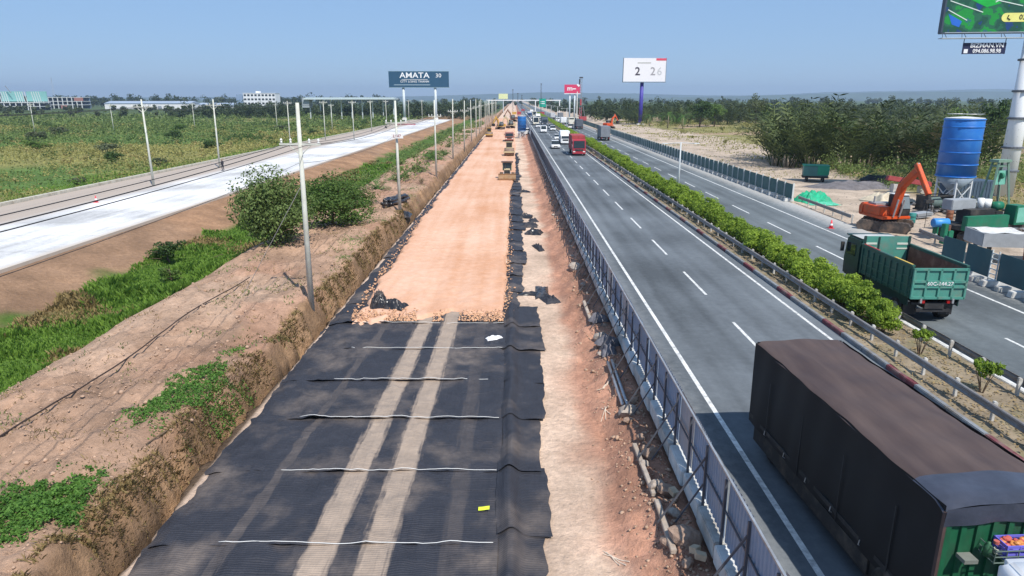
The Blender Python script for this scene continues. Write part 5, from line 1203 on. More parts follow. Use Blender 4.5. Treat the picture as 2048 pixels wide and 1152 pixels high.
# ================================================================== MACHINES ON THE SITE
yel = M("machine_yellow", (.50, .30, .05), .55, .15, 2, dirt=(.38, .27, .17)); yelp = M("machine_cream", (.52, .43, .26), .6, .15, 2, dirt=(.40, .30, .2)); trk_m = M("track_steel", (.07, .06, .055), .8, .3, 5, dirt=(.25, .17, .12))
def trackmesh(L, h, w):
    r = h / 2; pr = []
    for k in range(9): a = PI / 2 + PI * k / 8; pr.append((-L / 2 + r + math.cos(a) * r, r + math.sin(a) * r))
    for k in range(9): a = -PI / 2 + PI * k / 8; pr.append((L / 2 - r + math.cos(a) * r, r + math.sin(a) * r))
    b = B().prism(pr, -w / 2, w / 2); n_ = len(pr)
    for k in range(14):                                              # grousers
        y = -L / 2 + r + (L - 2 * r) * k / 13
        b.box((0, y, h + .02), (w, .06, .05)); b.box((0, y, -.0), (w, .06, .04))
    for e in (-1, 1):
        for a in (-60, -20, 20, 60): q = R(a); b.box((0, e * (L / 2 - r + math.cos(q) * r), r + math.sin(q) * r), (w, .07, .07))
    return b
def excavator(label, loc, rz_base, rz_top, m, boom, sc=1.0, name="excavator", hook=False):
    t = thing(name, label, "excavator", loc, rz_base); t.scale = (sc,) * 3
    tm = trackmesh(4.1, .85, .55).mesh("track", trk_m)
    for s in (-1, 1): link("track", tm, t, (s * 1.1, 0, 0))
    part("undercarriage", B().box((0, 0, .62), (1.7, 1.5, .4)).box((0, 0, .9), (1.3, 1.3, .25)), chas, t)
    u = bpy.data.objects.new("upper_body", None)
    base = part("upper_body", B().box((0, -.3, 1.2), (2.6, 3.2, .25)).box((.75, -.3, 1.7), (1.05, 2.2, .75)).box((-.85, -1.1, 1.6), (.9, 1.0, .7)), m, t, bev=.05); base.rotation_euler = (0, 0, rz_top - rz_base); bpy.data.objects.remove(u)
    part("counterweight", B().prism([(-2.0, 1.1), (-1.4, 1.1), (-1.4, 2.15), (-1.8, 2.15), (-2.05, 1.8)], -1.3, 1.3), m, base, bev=.08)
    part("engine_cover", B().box((0, -.9, 2.12), (1.7, 1.0, .2)).tube([(.6, -1.0, 2.2), (.6, -1.0, 2.75)], .07, 8), M("engine_grey", (.25, .25, .26), .6, .15), base)
    cab = part("cab", B().prism([(-.55, 1.3), (1.15, 1.3), (1.2, 1.9), (.85, 3.0), (-.55, 3.0)], -1.28, -.35), chas, base, bev=.06)
    part("cab_window", B().box((-1.295, .3, 2.35), (.02, 1.2, .85)).add([(-1.18, 1.235, 1.95), (-.45, 1.235, 1.95), (-.45, .92, 2.92), (-1.18, .92, 2.92)], [(0, 1, 2, 3)]), M("cab_glass", (.16, .19, .2), .1, .1, spec=.6), cab)
    part("cab_roof", B().box((-.81, .15, 3.04), (.98, 1.4, .07)), M("roof_white", (.6, .6, .58), .6, .1), cab, bev=.02)
    P0 = Vector((.1, .9, 1.5))
    pts_ = [P0] + [Vector((.1, y, z)) for y, z in boom]
    bm_ = B()
    bm_.beam(pts_[0], pts_[1] + (pts_[1] - pts_[0]).normalized() * .15, .5, .58).beam(pts_[1], pts_[2], .46, .54); part("boom", bm_, m, base, bev=.04)
    part("stick", B().beam(pts_[2] + (pts_[2] - pts_[3]).normalized() * .5, pts_[3], .34, .38), m, base, bev=.03)
    part("boom_cylinder", B().tube([P0 + Vector((.28, .45, -.2)), (pts_[0] + pts_[1]) / 2 + Vector((.28, .5, .1))], .07, 8).tube([P0 + Vector((-.28, .45, -.2)), (pts_[0] + pts_[1]) / 2 + Vector((-.28, .5, .1))], .07, 8), steel, base)
    part("stick_cylinder", B().tube([pts_[1] + Vector((0, .2, .35)), pts_[2] + Vector((0, -.1, .45))], .07, 8), steel, base)
    part("hydraulic_hose", B().tube([P0 + Vector((.12, .1, .5)), pts_[1] + Vector((.12, -.2, .35)), pts_[2] + Vector((.12, -.3, .4)), pts_[2] + Vector((.12, .3, -.2))], .035, 6), chas, base)
    e = pts_[3]
    if hook: part("grapple", B().tube([e, e + Vector((0, .1, -.5))], [.16, .2], 8).tube([e + Vector((-.25, .1, -.5)), e + Vector((-.35, .1, -1.2))], .05, 6).tube([e + Vector((.25, .1, -.5)), e + Vector((.35, .1, -1.2))], .05, 6).box(e + Vector((0, .1, -.5)), (.7, .35, .25)), chas, base); part("chain", B().tube([e + Vector((.0, .1, -.5)), e + Vector((0, .1, -2.6))], .02, 5), chas, base)
    else: part("bucket", B().prism([(e.y - .1, e.z), (e.y + .55, e.z - .2), (e.y + .5, e.z - .9), (e.y - .1, e.z - 1.15), (e.y - .5, e.z - .7)], -.55, .65), chas, base, bev=.04)
    return t
org = M("machine_orange", (.62, .085, .018), .45, .12, 2, dirt=(.30, .13, .075))
excavator("orange crawler excavator with raised boom beside the green dump truck", (31.4, 57.2, -.05), R(-125), R(-172), org, [(1.55, 3.9), (3.15, 5.45), (4.65, 3.6)], .98, hook=True)
excavator("small orange red excavator behind the green hoarding far along the verge", (35.5, 262, -.1), R(30), R(-60), org, [(1.3, 3.6), (2.6, 4.8), (3.9, 2.9)], 1.0)
excavator("yellow excavator on the sand strip left of the blue tank", (-5.3, 268, -.62), R(160), R(140), yel, [(1.3, 3.6), (2.6, 4.8), (3.9, 2.4)], .95)
excavator("yellow excavator digging right of its twin on the far sand strip", (-1.4, 279, -.62), R(200), R(120), yelp, [(1.3, 3.6), (2.6, 4.6), (3.9, 2.4)], .95)
excavator("brown dusty excavator farthest along the sand strip", (-.5, 360, -.62), R(200), R(100), M("machine_brown", (.20, .10, .06), .7, .2), [(1.3, 3.6), (2.6, 5.2), (3.9, 3.0)], 1.1)
dz = thing("bulldozer", "dusty yellow bulldozer facing the camera on the sand strip", "bulldozer", (-1.0, 100.2, -.63), PI)
tm = trackmesh(2.9, .8, .45).mesh("track", trk_m)
for s in (-1, 1): link("track", tm, dz, (s * .85, 0, 0))
part("hood", B().box((0, .75, 1.15), (.95, 1.3, .75), top=(.9, .95)), yelp, dz, bev=.05); part("grille", B().box((0, 1.42, 1.1), (.8, .05, .6)), chas, dz)
part("cab", B().box((0, -.45, 1.75), (1.35, 1.15, 1.1), top=(.9, .9)), glass, dz, bev=.04); part("cab_roof", B().box((0, -.4, 2.42), (1.75, 1.6, .13)), M("roof_brown", (.16, .09, .06), .7, .2), dz, bev=.04)
for sx in (-1, 1):
    for y in (.1, -1.0): part("roof_post", B().box((sx * .66, y, 1.85), (.09, .09, 1.15)), yelp, dz)
part("blade", B().prism([(1.75, .05), (1.85, .0), (1.95, .25), (1.9, .75), (1.98, .95), (1.82, .95), (1.75, .5)], -1.25, 1.25), M("blade_worn", (.34, .22, .12), .7, .25, 2, dirt=(.38, .27, .18)), dz)
for s in (-1, 1): part("push_arm", B().beam((s * 1.15, -.3, .45), (s * 1.15, 1.8, .4), .14), yel, dz); part("lift_cylinder", B().tube([(s * .45, 1.3, 1.1), (s * .5, 1.8, .7)], .06, 8), steel, dz)
part("exhaust", B().tube([(.25, .9, 1.5), (.25, .9, 2.2)], .05, 8), chas, dz)
def roller(label, loc, m):
    t = thing("road_roller", label, "road roller", loc, PI)
    part("drum", B().tube([(-1.0, 1.35, .75), (1.0, 1.35, .75)], .75, 24), M("drum_steel", (.22, .15, .11), .6, .2), t, True)
    part("drum_frame", B().box((-1.1, 1.2, .8), (.12, 1.7, .3)).box((1.1, 1.2, .8), (.12, 1.7, .3)).box((0, 2.2, .8), (2.3, .18, .3)), m, t, bev=.02)
    part("hood", B().box((0, -1.2, 1.35), (1.3, 1.7, .8), top=(.9, .9)), m, t, bev=.06); part("deck", B().box((0, -.2, 1.0), (1.5, 1.2, .3)), m, t)
    part("cab", B().box((0, -.1, 1.95), (1.35, 1.2, 1.3), top=(.92, .92)), m, t, bev=.05); part("cab_window", B().box((0, .52, 2.1), (1.1, .03, .8)), glass, t); part("cab_roof", B().box((0, -.1, 2.68), (1.5, 1.4, .1)), m, t, bev=.03)
    for s in (-1, 1): wheel(t, s * .8, -1.2, .7, .45)
roller("cream road roller facing the camera behind the bulldozer", (-1.0, 143.5, -.63), yelp)
roller("yellow road roller at the left edge of the far sand strip", (-7.6, 214, -.63), yel)
V_("flat", -1.3, 194, PI, "brick red flatbed truck parked beside the blue tank")["category"] = "truck"
protos["flat"].location.z = -.63
V_("w_van", 3.2, 224, 2.6, "white van parked on the bank beside the blue tank").location.z = -.6

def silo(label, loc, sc, m, n_ribs=6):
    t = thing("silo", label, "silo", loc, R(20)); t.scale = (sc,) * 3
    part("shell", B().lathe([(1.78, 3.1), (1.78, 8.75), (1.7, 8.85)], n=32), m, t, True)
    part("cone", B().lathe([(.35, 1.55), (1.78, 3.1)], n=32), M("cone_steel", (.25, .31, .38), .5, .15, 1), t, True)
    for z in (3.1, 4.3, 5.5, 6.8, 8.0, 8.7): part("ring", B().lathe([(1.79, z), (1.84, z + .03), (1.84, z + .1), (1.79, z + .13)], n=32), m, t, True)
    part("top_cap", B().lathe([(1.72, 8.86), (1.72, 8.93), (.3, 9.05), (.02, 9.06)], n=32), M("cap_white", (.62, .63, .62), .6, .1), t); part("railing", B().tube([(1.6 * math.cos(a), 1.6 * math.sin(a), 9.3) for a in np.linspace(0, 2 * PI, 24)], .02, 5), steel, t)
    lg = M("silo_leg", (.55, .57, .6), .5, .12)
    for k in range(4):
        a = PI / 4 + k * PI / 2; x, y = 1.5 * math.cos(a), 1.5 * math.sin(a); part("leg", B().box((x, y, 1.7), (.17, .17, 3.6)), lg, t)
        a2 = a + PI / 2; x2, y2 = 1.5 * math.cos(a2), 1.5 * math.sin(a2); part("brace", B().beam((x, y, .3), (x2, y2, 2.2), .07).beam((x, y, 2.2), (x2, y2, .3), .07).beam((x, y, 2.5), (x2, y2, 2.5), .1), lg, t)
    part("outlet", B().tube([(0, 0, 1.6), (0, 0, .9)], .3, 10), steel, t)
sblue = M("silo_blue", (.015, .14, .48), .4, .12, .5, spec=.5, dirt=(.04, .2, .5), dscale=.5)
silo("tall bright blue cement silo on white legs beside the billboard mast", (45.2, 70.6, -.15), 1.0, sblue)
silo("smaller blue cement silo at the far end of the sand strip", (2.35, 213, -.9), .73, M("silo_blue_far", (.02, .13, .38), .45, .15, .5))
# ---- drilling rig and yard things on the right
rg_ = thing("drilling_rig", "green drilling rig with derrick frame behind the blue-green hoarding", "drilling rig", (37.3, 53.6, -.1), R(14))
gr_ = M("rig_green", (.012, .155, .085), .5, .16, 1.5, dirt=(.05, .12, .08)); grl = M("rig_mint", (.16, .42, .33), .5, .14, 1.5); gy_ = M("tank_grey", (.30, .32, .34), .6, .12)
tm2 = trackmesh(5.6, .8, .7).mesh("track", trk_m)
for s in (-1, 1): o = link("track", tm2, rg_, (-.4, s * 1.0, 0)); o.rotation_euler = (0, 0, R(90))
part("side_tank", B().box((-1.5, -1.35, 1.55), (4.0, .5, 1.1), top=(1, .9)), gr_, rg_, bev=.04); part("deck", B().box((-.3, 0, 1.1), (6.2, 2.4, .3)), chas, rg_); part("engine", B().box((-1.2, -.1, 1.9), (2.4, 1.3, 1.1)).box((.4, -.3, 1.8), (.7, .9, .9)), chas, rg_, bev=.03)
part("water_tank", B().box((-2.3, .5, 2.75), (2.3, 1.0, .8)), gy_, rg_, bev=.05); part("cylinder", B().tube([(-.55, .2, 2.4), (-.55, .2, 3.2)], .24, 14).tube([(.1, .2, 2.4), (.1, .2, 3.1)], .3, 14), signm, rg_, True); part("winch", B().tube([(.3, -.2, 2.6), (1.0, -.2, 2.6)], .35, 14), gr_, rg_, True)
cb2 = part("cab", B().box((1.75, -.9, 2.0), (1.2, 1.1, 1.5), top=(.85, .9)), gr_, rg_, bev=.04); part("cab_window", B().add([(1.3, -1.48, 1.45), (2.25, -1.48, 1.45), (2.15, -1.42, 2.6), (1.35, -1.42, 2.6)], [(0, 1, 2, 3)]), grl, cb2)
part("barrel", B().lathe([(.32, 0), (.32, .9)], (3.4, -.6, 1.2), 14), grl, rg_, True)
dk_ = B()
for x, y in ((.25, 1.4), (.25, .2), (2.6, 1.4), (2.6, .2)): dk_.beam((x, y, 1.2), (.9 + (.9 if x > 1 else 0), .8 + (.25 if y > 1 else -.25), 6.0), .13)
dk_.box((1.35, .8, 6.0), (1.3, .8, .2)).box((1.35, .8, 5.6), (1.2, .5, .12))
part("derrick_leg", dk_, M("derrick_green", (.16, .26, .20), .6, .2), rg_); part("derrick_panel", B().box((1.4, .62, 4.7), (1.15, .06, 1.1)), grl, rg_); part("sheave", B().tube([(1.25, .55, 4.85), (1.45, .55, 4.85)], .25, 14), gr_, rg_); part("hoist_rope", B().tube([(1.4, .8, 6.0), (1.4, .6, 2.4)], .02, 5).tube([(1.2, .8, 6.0), (.7, -.2, 2.7)], .02, 5), chas, rg_)
bl = thing("water_drum", "light blue drum lying at the drilling rig's left end", "drum", (33.6, 53.3, 1.2), 0)
part("shell", B().tube([(-.6, 0, 0), (-.56, 0, 0), (.56, 0, 0), (.6, 0, 0)], [.32, .36, .36, .32], 16), M("drum_blue", (.05, .26, .62), .4, .1), bl, True); part("stand", B().box((-.3, 0, -.65), (.1, .6, .7)).box((.3, 0, -.65), (.1, .6, .7)), gr_, bl)
pm_ = thing("pump_unit", "small green pump on posts at the corner of the blue-green hoarding", "pump", (32.1, 50.3, 0), .3); part("casing", B().box((0, 0, .9), (.35, .35, 1.5)).box((.55, .1, .8), (.5, .5, .6)), gr_, pm_, bev=.03); part("valve", B().tube([(.5, .1, 1.1), (.5, .1, 1.5)], .14, 10), rust, pm_)
plx = thing("steel_tray", "pale steel spoil tray heaped with dark debris behind the blue-green hoarding", "tray", (34.6, 45.5, 0), R(-8))
part("tray_wall", B().box((0, -1.25, 1.55), (6.5, .1, .9)).box((-3.2, 0, 1.55), (.1, 2.5, .9)).box((0, 0, 1.2), (6.4, 2.5, .1)).box((3.2, 0, 1.55), (.1, 2.5, .9)).box((0, 1.25, 1.55), (6.5, .1, .9)), gy_, plx); part("tray_leg", B().box((-2.6, -.9, .6), (.2, .2, 1.2)).box((2.6, -.9, .6), (.2, .2, 1.2)).box((-2.6, .9, .6), (.2, .2, 1.2)).box((2.6, .9, .6), (.2, .2, 1.2)), chas, plx); part("tray_sheet", B().grid(np.linspace(-3.1, -.4, 8), np.linspace(-1.15, 1.15, 8), lambda x, y: 2.02 + .04 * math.sin(x * 4 + y * 3)), concw, plx)
dm = scatter_lumps("debris", [(random.uniform(-.6, 3.0), random.uniform(-1.1, 1.1), 1.75 + random.uniform(0, .25)) for _ in range(160)], [random.uniform(.06, .2) for _ in range(160)], M("debris_mix", (.12, .10, .09), .9, .9, 3.5), 31); dm.parent = plx
tag(part("rusty_bin", B().box((0, 0, .55), (2.6, 1.1, 1.1), top=(1.05, 1.1)), M("rust_brown", (.16, .055, .03), .85, .35, 2), None, bev=.03), "rusty brown steel bin at the right edge behind the hoarding", "bin").location = (33.2, 41.3, .85)
tag(part("glass_crate", B().box((0, 0, .4), (.9, .6, .8)), grl, None, bev=.04), "pale teal crate standing on the rusty bin", "crate").location = (33.6, 41.5, 1.97)
gc = thing("generator_trailer", "green covered generator box standing alone on the dusty yard", "generator", (40.6, 93, -.1), R(-18))
gt = M("gen_green", (.02, .26, .15), .5, .14, 1.2); part("body", B().prism([(-1.0, .75), (1.0, .75), (1.05, 2.05), (-1.05, 2.05)], -1.55, 1.55), M("gen_teal", (.06, .18, .17), .5, .14, 1.2), gc, bev=.04); part("cover", B().prism([(-1.12, 1.5), (-1.02, .9), (1.06, 1.5), (1.12, 2.1), (-1.1, 2.14)], .2, 1.62), gt, gc, bev=.03); part("lid", B().box((0, 0, 2.12), (3.3, 2.25, .08)), gt, gc, bev=.02); part("frame", B().box((0, 0, .6), (3.2, 1.8, .25)), chas, gc)
for x in (-1.0, 1.0):
    for s in (-1, 1): wheel(gc, s * .85 if 0 else x, s * .8, .35, .25)
nt = crump("netting_heap", "bright green netting heap beside the end of the green hoarding", "netting", (32.4, 74.0, -.1), .2, (1.9, 1.3, 1.3), 341, M("net_green", (.01, .34, .18), .7, .3, 3, dirt=(.1, .3, .2)), 6)
crump("netting_scrap", "flattened green netting scraps in front of the netting heap", "netting", (32.6, 71.6, -.1), .1, (1.6, .7, .3), 342, M("net_green_pale", (.08, .40, .26), .7, .3, 3), 9)
coil = thing("pipe_coil", "black hose coils piled on the dusty yard left of the red beam", "hose", (46.6, 89, -.1), 0); bh = M("hose_black", (.03, .032, .035), .5, .2)
for k in range(9): part("coil", B().tube([((1.9 - .1 * k) * math.cos(t) + .25 * math.sin(k), (1.5 - .08 * k) * math.sin(t), .12 + k * .12 + .06 * math.sin(3 * t + k)) for t in np.linspace(0, 2 * PI, 26)], .09, 6), bh, coil, True)
tag(link("spoil_heap", crumple(5.5, 2.2, .9, 345, M("spoil_grey", (.14, .13, .135), .95, .3, 2), 30, 5), None, (42.5, 86, -.15), .1), "dark grey spoil heap between generator box and hose coils", "spoil")
tag(part("steel_beam", B().box((0, 0, 0), (5.0, .9, .55), top=(.95, .8)), M("beam_red", (.30, .05, .05), .6, .25, 2), None, bev=.05), "dull red steel beam resting on the spoil behind the excavator", "beam").location = (46.2, 80.5, 1.35)
bpy.context.view_layer.objects.active = None
[o for o in COL.objects if o.name.startswith("steel_beam")][0].rotation_euler = (0, R(8), R(-8))
tag(part("beam_support", B().box((-1.6, 0, .5), (.5, .8, 1.3)).box((1.6, 0, .35), (.5, .8, 1.0)), concr, None), "concrete blocks carrying the dull red beam", "blocks").location = (46.2, 80.5, -.15)
tag(link("spoil_heap", crumple(2.4, 1.5, 1.1, 346, M("spoil_sand", (.48, .42, .32), .95, .25, 2), 26, 5), None, (41.0, 75, -.15), .3), "pale sandy spoil heap behind the orange excavator", "spoil")
tag(scatter_lumps("rubble_pile", [(random.gauss(44.0, 1.8), random.gauss(66.5, 1.1), random.uniform(-.05, .6)) for _ in range(150)], [random.uniform(.1, .38) for _ in range(150)], M("rubble_dark", (.16, .155, .155), .9, .6, 2.0), 37), "rubble and steel scrap heap at the blue silo's foot", "rubble")["kind"] = "stuff"
ts = thing("pipe_bundle", "tangle of pale steel tubes at the foot of the blue silo", "tubes", (43.0, 64.5, -.1), 0)
for k in range(14): a = random.uniform(0, 3.1); part("tube", B().tube([(-1.2 * math.cos(a) + random.uniform(-.4, .4), -.6 * math.sin(a), .1 + k * .05), (1.2 * math.cos(a), .6 * math.sin(a), .5 + k * .07)], .05, 6), pale, ts)
sk = thing("grout_mixer", "dark steel grout mixer skid between the excavator boom and the blue silo", "mixer", (41.6, 67.6, -.12), .3)
part("skid", B().box((0, 0, .2), (3.4, 1.6, .16)).box((-1.5, 0, .9), (.1, 1.4, 1.4)).box((1.5, 0, .9), (.1, 1.4, 1.4)).box((0, .7, 1.55), (3.2, .1, .1)).box((0, -.7, 1.55), (3.2, .1, .1)), chas, sk); part("mixing_drum", B().tube([(-.9, 0, .85), (-.6, 0, .85), (.4, 0, .85), (.8, 0, .85)], [.35, .6, .6, .35], 16), M("drum_greygreen", (.10, .14, .13), .7, .25, 3), sk, True); part("motor", B().box((1.1, .2, .6), (.5, .5, .6)), gr_, sk, bev=.04)
for i, (x, y, rz_, lb) in enumerate([(38.2, 63.8, .5, "stack of grey steel plates lying behind the orange excavator"), (36.2, 67.0, 1.2, "stack of weathered planks on the yard left of the silo rubble")]):
    t = thing("plate_stack", lb, "stack", (x, y, -.1), rz_)
    for k in range(5): part("plate", B().box((random.uniform(-.08, .08), random.uniform(-.05, .05), .05 + k * .09), (2.4, .9 if i == 0 else .5, .06)), gy_ if i == 0 else wood, t)
for i, (x, y, m_, lb) in enumerate([(40.0, 62.3, "drum_rusty", "rusty oil drum standing by the steel plate stack"), (40.7, 61.8, "drum_dark", "dark oil drum beside the rusty one"), (35.6, 60.6, "drum_teal", "teal oil drum close to the crash barrier end")]):
    t = thing("oil_drum", lb, "drum", (x, y, -.1)); part("shell", B().lathe([(.29, 0), (.3, .04), (.29, .3), (.305, .32), (.29, .34), (.29, .6), (.305, .62), (.29, .64), (.3, .86), (.29, .88)], n=16), M(m_, {"drum_rusty": (.22, .09, .05), "drum_dark": (.05, .055, .06), "drum_teal": (.04, .22, .2)}[m_], .6, .3, 4), t, True)
ct = thing("site_container", "dark blue grey tool container half hidden behind the silo legs", "container", (48.5, 73.5, -.15), .25); part("body", B().box((0, 0, 1.25), (5.0, 2.2, 2.3)), M("container_slate", (.06, .09, .13), .6, .2, 1), ct, bev=.03)
for k in range(12): part("rib", B().box((-2.3 + k * .42, -1.12, 1.25), (.12, .06, 2.1)), M("container_slate", (.06, .09, .13)), ct)
stuff(scatter_lumps("yard_rubble", [(lambda x_, y_: (x_, y_, gzs(x_, y_)))(random.gauss(38, 5), random.gauss(66, 6)) for _ in range(420)], [random.uniform(.03, .14) for _ in range(420)], M("yard_stone", (.34, .29, .25), .95, .5, 2), 39), "small stones and dry spoil strewn over the dusty yard", "rubble")
conem = M("cone_red", (.75, .06, .08), .5, .08)
def cone(label, loc):
    t = thing("traffic_cone", label, "traffic cone", loc); part("base_plate", B().box((0, 0, .02), (.42, .42, .04)), conem, t); part("cone_body", B().lathe([(.17, .04), (.1, .36), (.035, .72)], n=14), conem, t, True); part("reflective_band", B().lathe([(.128, .26), (.098, .42)], n=14), lampw, t)
cone("red traffic cone on the opposite shoulder in front of the excavator", (26.95, 57.4, 0)); cone("red traffic cone on the shoulder hidden behind the dump truck bed", (27.0, 40.3, 0)); cone("red traffic cone on the white concrete road at left", (-44.5, 72.4, -.02))
# a person on the white road
def person(label, loc, rz):
    me = bpy.data.meshes.new("body"); J = {"pel": (0, 0, .95, .16), "belly": (0, 0, 1.1, .15), "chest": (0, .01, 1.32, .17), "neck": (0, .01, 1.5, .06), "head": (0, .03, 1.62, .1), "crown": (0, .03, 1.72, .085),
         "ls": (-.19, 0, 1.42, .065), "le": (-.25, -.03, 1.14, .05), "lw": (-.22, .1, .92, .035), "rs": (.19, 0, 1.42, .065), "re": (.26, -.02, 1.14, .05), "rw": (.22, .12, .94, .035), "lh": (-.1, 0, .88, .1), "lk": (-.11, .04, .5, .07), "la": (-.11, -.03, .09, .05), "lt": (-.11, .14, .04, .04), "rh": (.1, 0, .88, .1), "rk": (.12, -.02, .5, .07), "ra": (.12, -.1, .09, .05), "rt": (.12, .07, .04, .04)}
    ks_ = list(J); E_ = [("pel", "belly"), ("belly", "chest"), ("chest", "neck"), ("neck", "head"), ("head", "crown"), ("chest", "ls"), ("ls", "le"), ("le", "lw"), ("chest", "rs"), ("rs", "re"), ("re", "rw"), ("pel", "lh"), ("lh", "lk"), ("lk", "la"), ("la", "lt"), ("pel", "rh"), ("rh", "rk"), ("rk", "ra"), ("ra", "rt")]
    me.from_pydata([J[k][:3] for k in ks_], [(ks_.index(a), ks_.index(b_)) for a, b_ in E_], [])
    o = link("person", me, None, loc, rz); md = o.modifiers.new("skin", 'SKIN'); sv_ = me.skin_vertices[0].data
    for i, k in enumerate(ks_): sv_[i].radius = (J[k][3],) * 2; sv_[i].use_root = (i == 0)
    o.modifiers.new("sub", 'SUBSURF').levels = 1; o.modifiers["sub"].render_levels = 1
    dg_ = bpy.context.evaluated_depsgraph_get(); m2 = bpy.data.meshes.new_from_object(o.evaluated_get(dg_)); o.modifiers.clear(); o.data = m2
    m2.materials.clear(); m2.materials.append(M("work_clothes", (.03, .03, .04), .8, .2)); m2.materials.append(M("skin_tone", (.35, .2, .13), .6, .1))
    for p_ in m2.polygons:
        if p_.center.z > 1.5: p_.material_index = 1
    tag(o, label, "person"); part("hat", B().lathe([(.2, 1.68), (.12, 1.74), (.1, 1.82), (.02, 1.85)], n=14), M("hat_straw", (.25, .2, .12), .8, .1), o, True)
person("person in dark clothes and hat standing on the white concrete road", (-44.6, 105.5, -.02), 1.2)
# two parked motorbikes / debris by the white road's end
mb = thing("motorbike", "dark motorbike parked on the dusty side of the white road below the billboard", "motorbike", (-48, 262, -.02), .6)
for y in (-.65, .65): wheel(mb, 0, y, .3, .1)
part("frame", B().beam((0, -.65, .4), (0, .5, .6), .16, .3).beam((0, .62, .3), (0, .45, 1.0), .07), chas, mb); part("seat", B().box((0, -.25, .78), (.25, .8, .12)), rubber, mb, bev=.03); part("handlebar", B().tube([(-.33, .45, 1.02), (.33, .45, 1.02)], .02, 6), steel, mb)
bags_m = M("barrier_pink", (.50, .2, .22), .7, .2)
tag(part("road_barrier", B().box((0, 0, .45), (8, .12, .5)).box((-3.5, 0, .2), (.15, .5, .4)).box((3.5, 0, .2), (.15, .5, .4)), bags_m, None), "low red and white barrier across the white road's end", "barrier").location = (-45.0, 292, -.02)
# ================================================================== BILLBOARDS, RIGS, BUILDINGS
mast_m = M("mast_steel", (.50, .55, .58), .55, .1, 1)
am = thing("billboard", "dark blue wide AMATA billboard on two pale legs above the white road", "billboard", (-50.2, 376, 0), R(3))
navy = M("board_navy", (.022, .075, .14), .5, .06)
part("board", B().box((0, 0, 20.6), (31.5, .8, 7.9)), navy, am); part("frame", B().box((0, .2, 16.5), (32, 1.0, .3)).box((0, .2, 24.65), (32, 1.0, .2)), M("board_frame", (.25, .36, .42), .6, .1), am)
for x in (-8.4, 8.4): part("leg", B().tube([(x, .9, -.5), (x, .9, 17)], [.75, .65], 14), mast_m, am, True); part("footing", B().box((x, .9, .4), (2.6, 2.6, 1.2), top=(.7, .7)), concw, am)
wt = M("board_white", (.8, .8, .82), .5, .03)
lettering("AMATA", 3.9, wt, am, (-2.2, -.45, 22.45), bold=.04, sx=1.18); lettering("CITY LONG THANH", 1.55, wt, am, (-2.2, -.45, 19.4), sx=1.08); part("rule", B().box((-2.2, -.44, 20.45), (13.6, .04, .16)), wt, am); lettering("30", 2.9, wt, am, (10.3, -.45, 22.4), sx=1.1); part("text_line", B().box((-3.6, -.44, 17.75), (19, .04, .3)), M("board_pale", (.35, .45, .52), .5, .1), am)
wb = thing("billboard", "white billboard with large 2 and 26 on a violet blue mast", "billboard", (54.6, 300, 0), R(4))
white_b = M("board_blank", (.74, .73, .76), .5, .05)
part("board", B().box((0, 0, 22.3), (18.0, .7, 9.4)), white_b, wb); part("frame", B().box((0, .1, 17.45), (18.3, .9, .22)).box((-9.05, 0, 22.3), (.16, .8, 9.5)).box((9.05, 0, 22.3), (.16, .8, 9.5)), M("frame_grey", (.16, .2, .24), .6, .1), wb)
part("mast", B().tube([(-.6, .8, -.5), (-.6, .8, 17.5)], [.85, .75], 16), M("mast_violet", (.055, .045, .30), .5, .12, .5), wb, True); part("footing", B().box((-.6, .8, .1), (3, 3, .8), top=(.8, .8)), concw, wb); part("catwalk", B().box((0, -.6, 17.3), (18, .7, .08)), M("frame_grey", (.16, .2, .24)), wb)
lettering("2", 4.6, M("ink_grey", (.06, .05, .07), .5, .02), wb, (-3.0, -.38, 21.6), bold=.08); lettering("2", 4.6, M("ink_midgrey", (.30, .29, .31), .5, .02), wb, (3.5, -.38, 21.6), bold=.04); lettering("6", 4.6, M("ink_palegrey", (.50, .51, .53), .5, .02), wb, (6.3, -.38, 21.6), bold=.02)
part("small_text_line", B().box((-.3, -.37, 25.1), (5.6, .03, .45)), M("ink_faint", (.42, .42, .40), .5, .3, 4), wb); part("corner_label", B().box((6.9, -.38, 26.5), (4.4, .04, .9)), M("label_red", (.62, .07, .12), .5, .05), wb)
rb_ = thing("billboard", "small red billboard with white lettering behind the tall pile driver", "billboard", (28.9, 352, 0), R(-2))
part("board", B().box((0, 0, 15.4), (8.0, .5, 4.1)), M("board_red", (.62, .05, .13), .5, .06), rb_); part("base_board", B().box((0, 0, 13.1), (8.2, .6, .3)), wt, rb_); part("leg", B().tube([(-1.2, .5, -.5), (-1.2, .5, 13.4)], .4, 12), mast_m, rb_, True); part("leg", B().tube([(1.2, .5, -.5), (1.2, .5, 13.4)], .4, 12), mast_m, rb_, True)
lettering("m", 3.0, wt, rb_, (-1.3, -.28, 15.6), bold=.06, sx=1.2); part("heart_mark", B().prism([(0, 0), (1, 1), (.6, 1.5), (.05, 1.15), (-.5, 1.5), (-.9, 1)], -.05, .05), wt, rb_, loc=(3.0, -.3, 16.3)).rotation_euler = (0, 0, R(90)); part("dash_mark", B().box((.9, -.28, 15.4), (1.6, .04, .5)), wt, rb_)
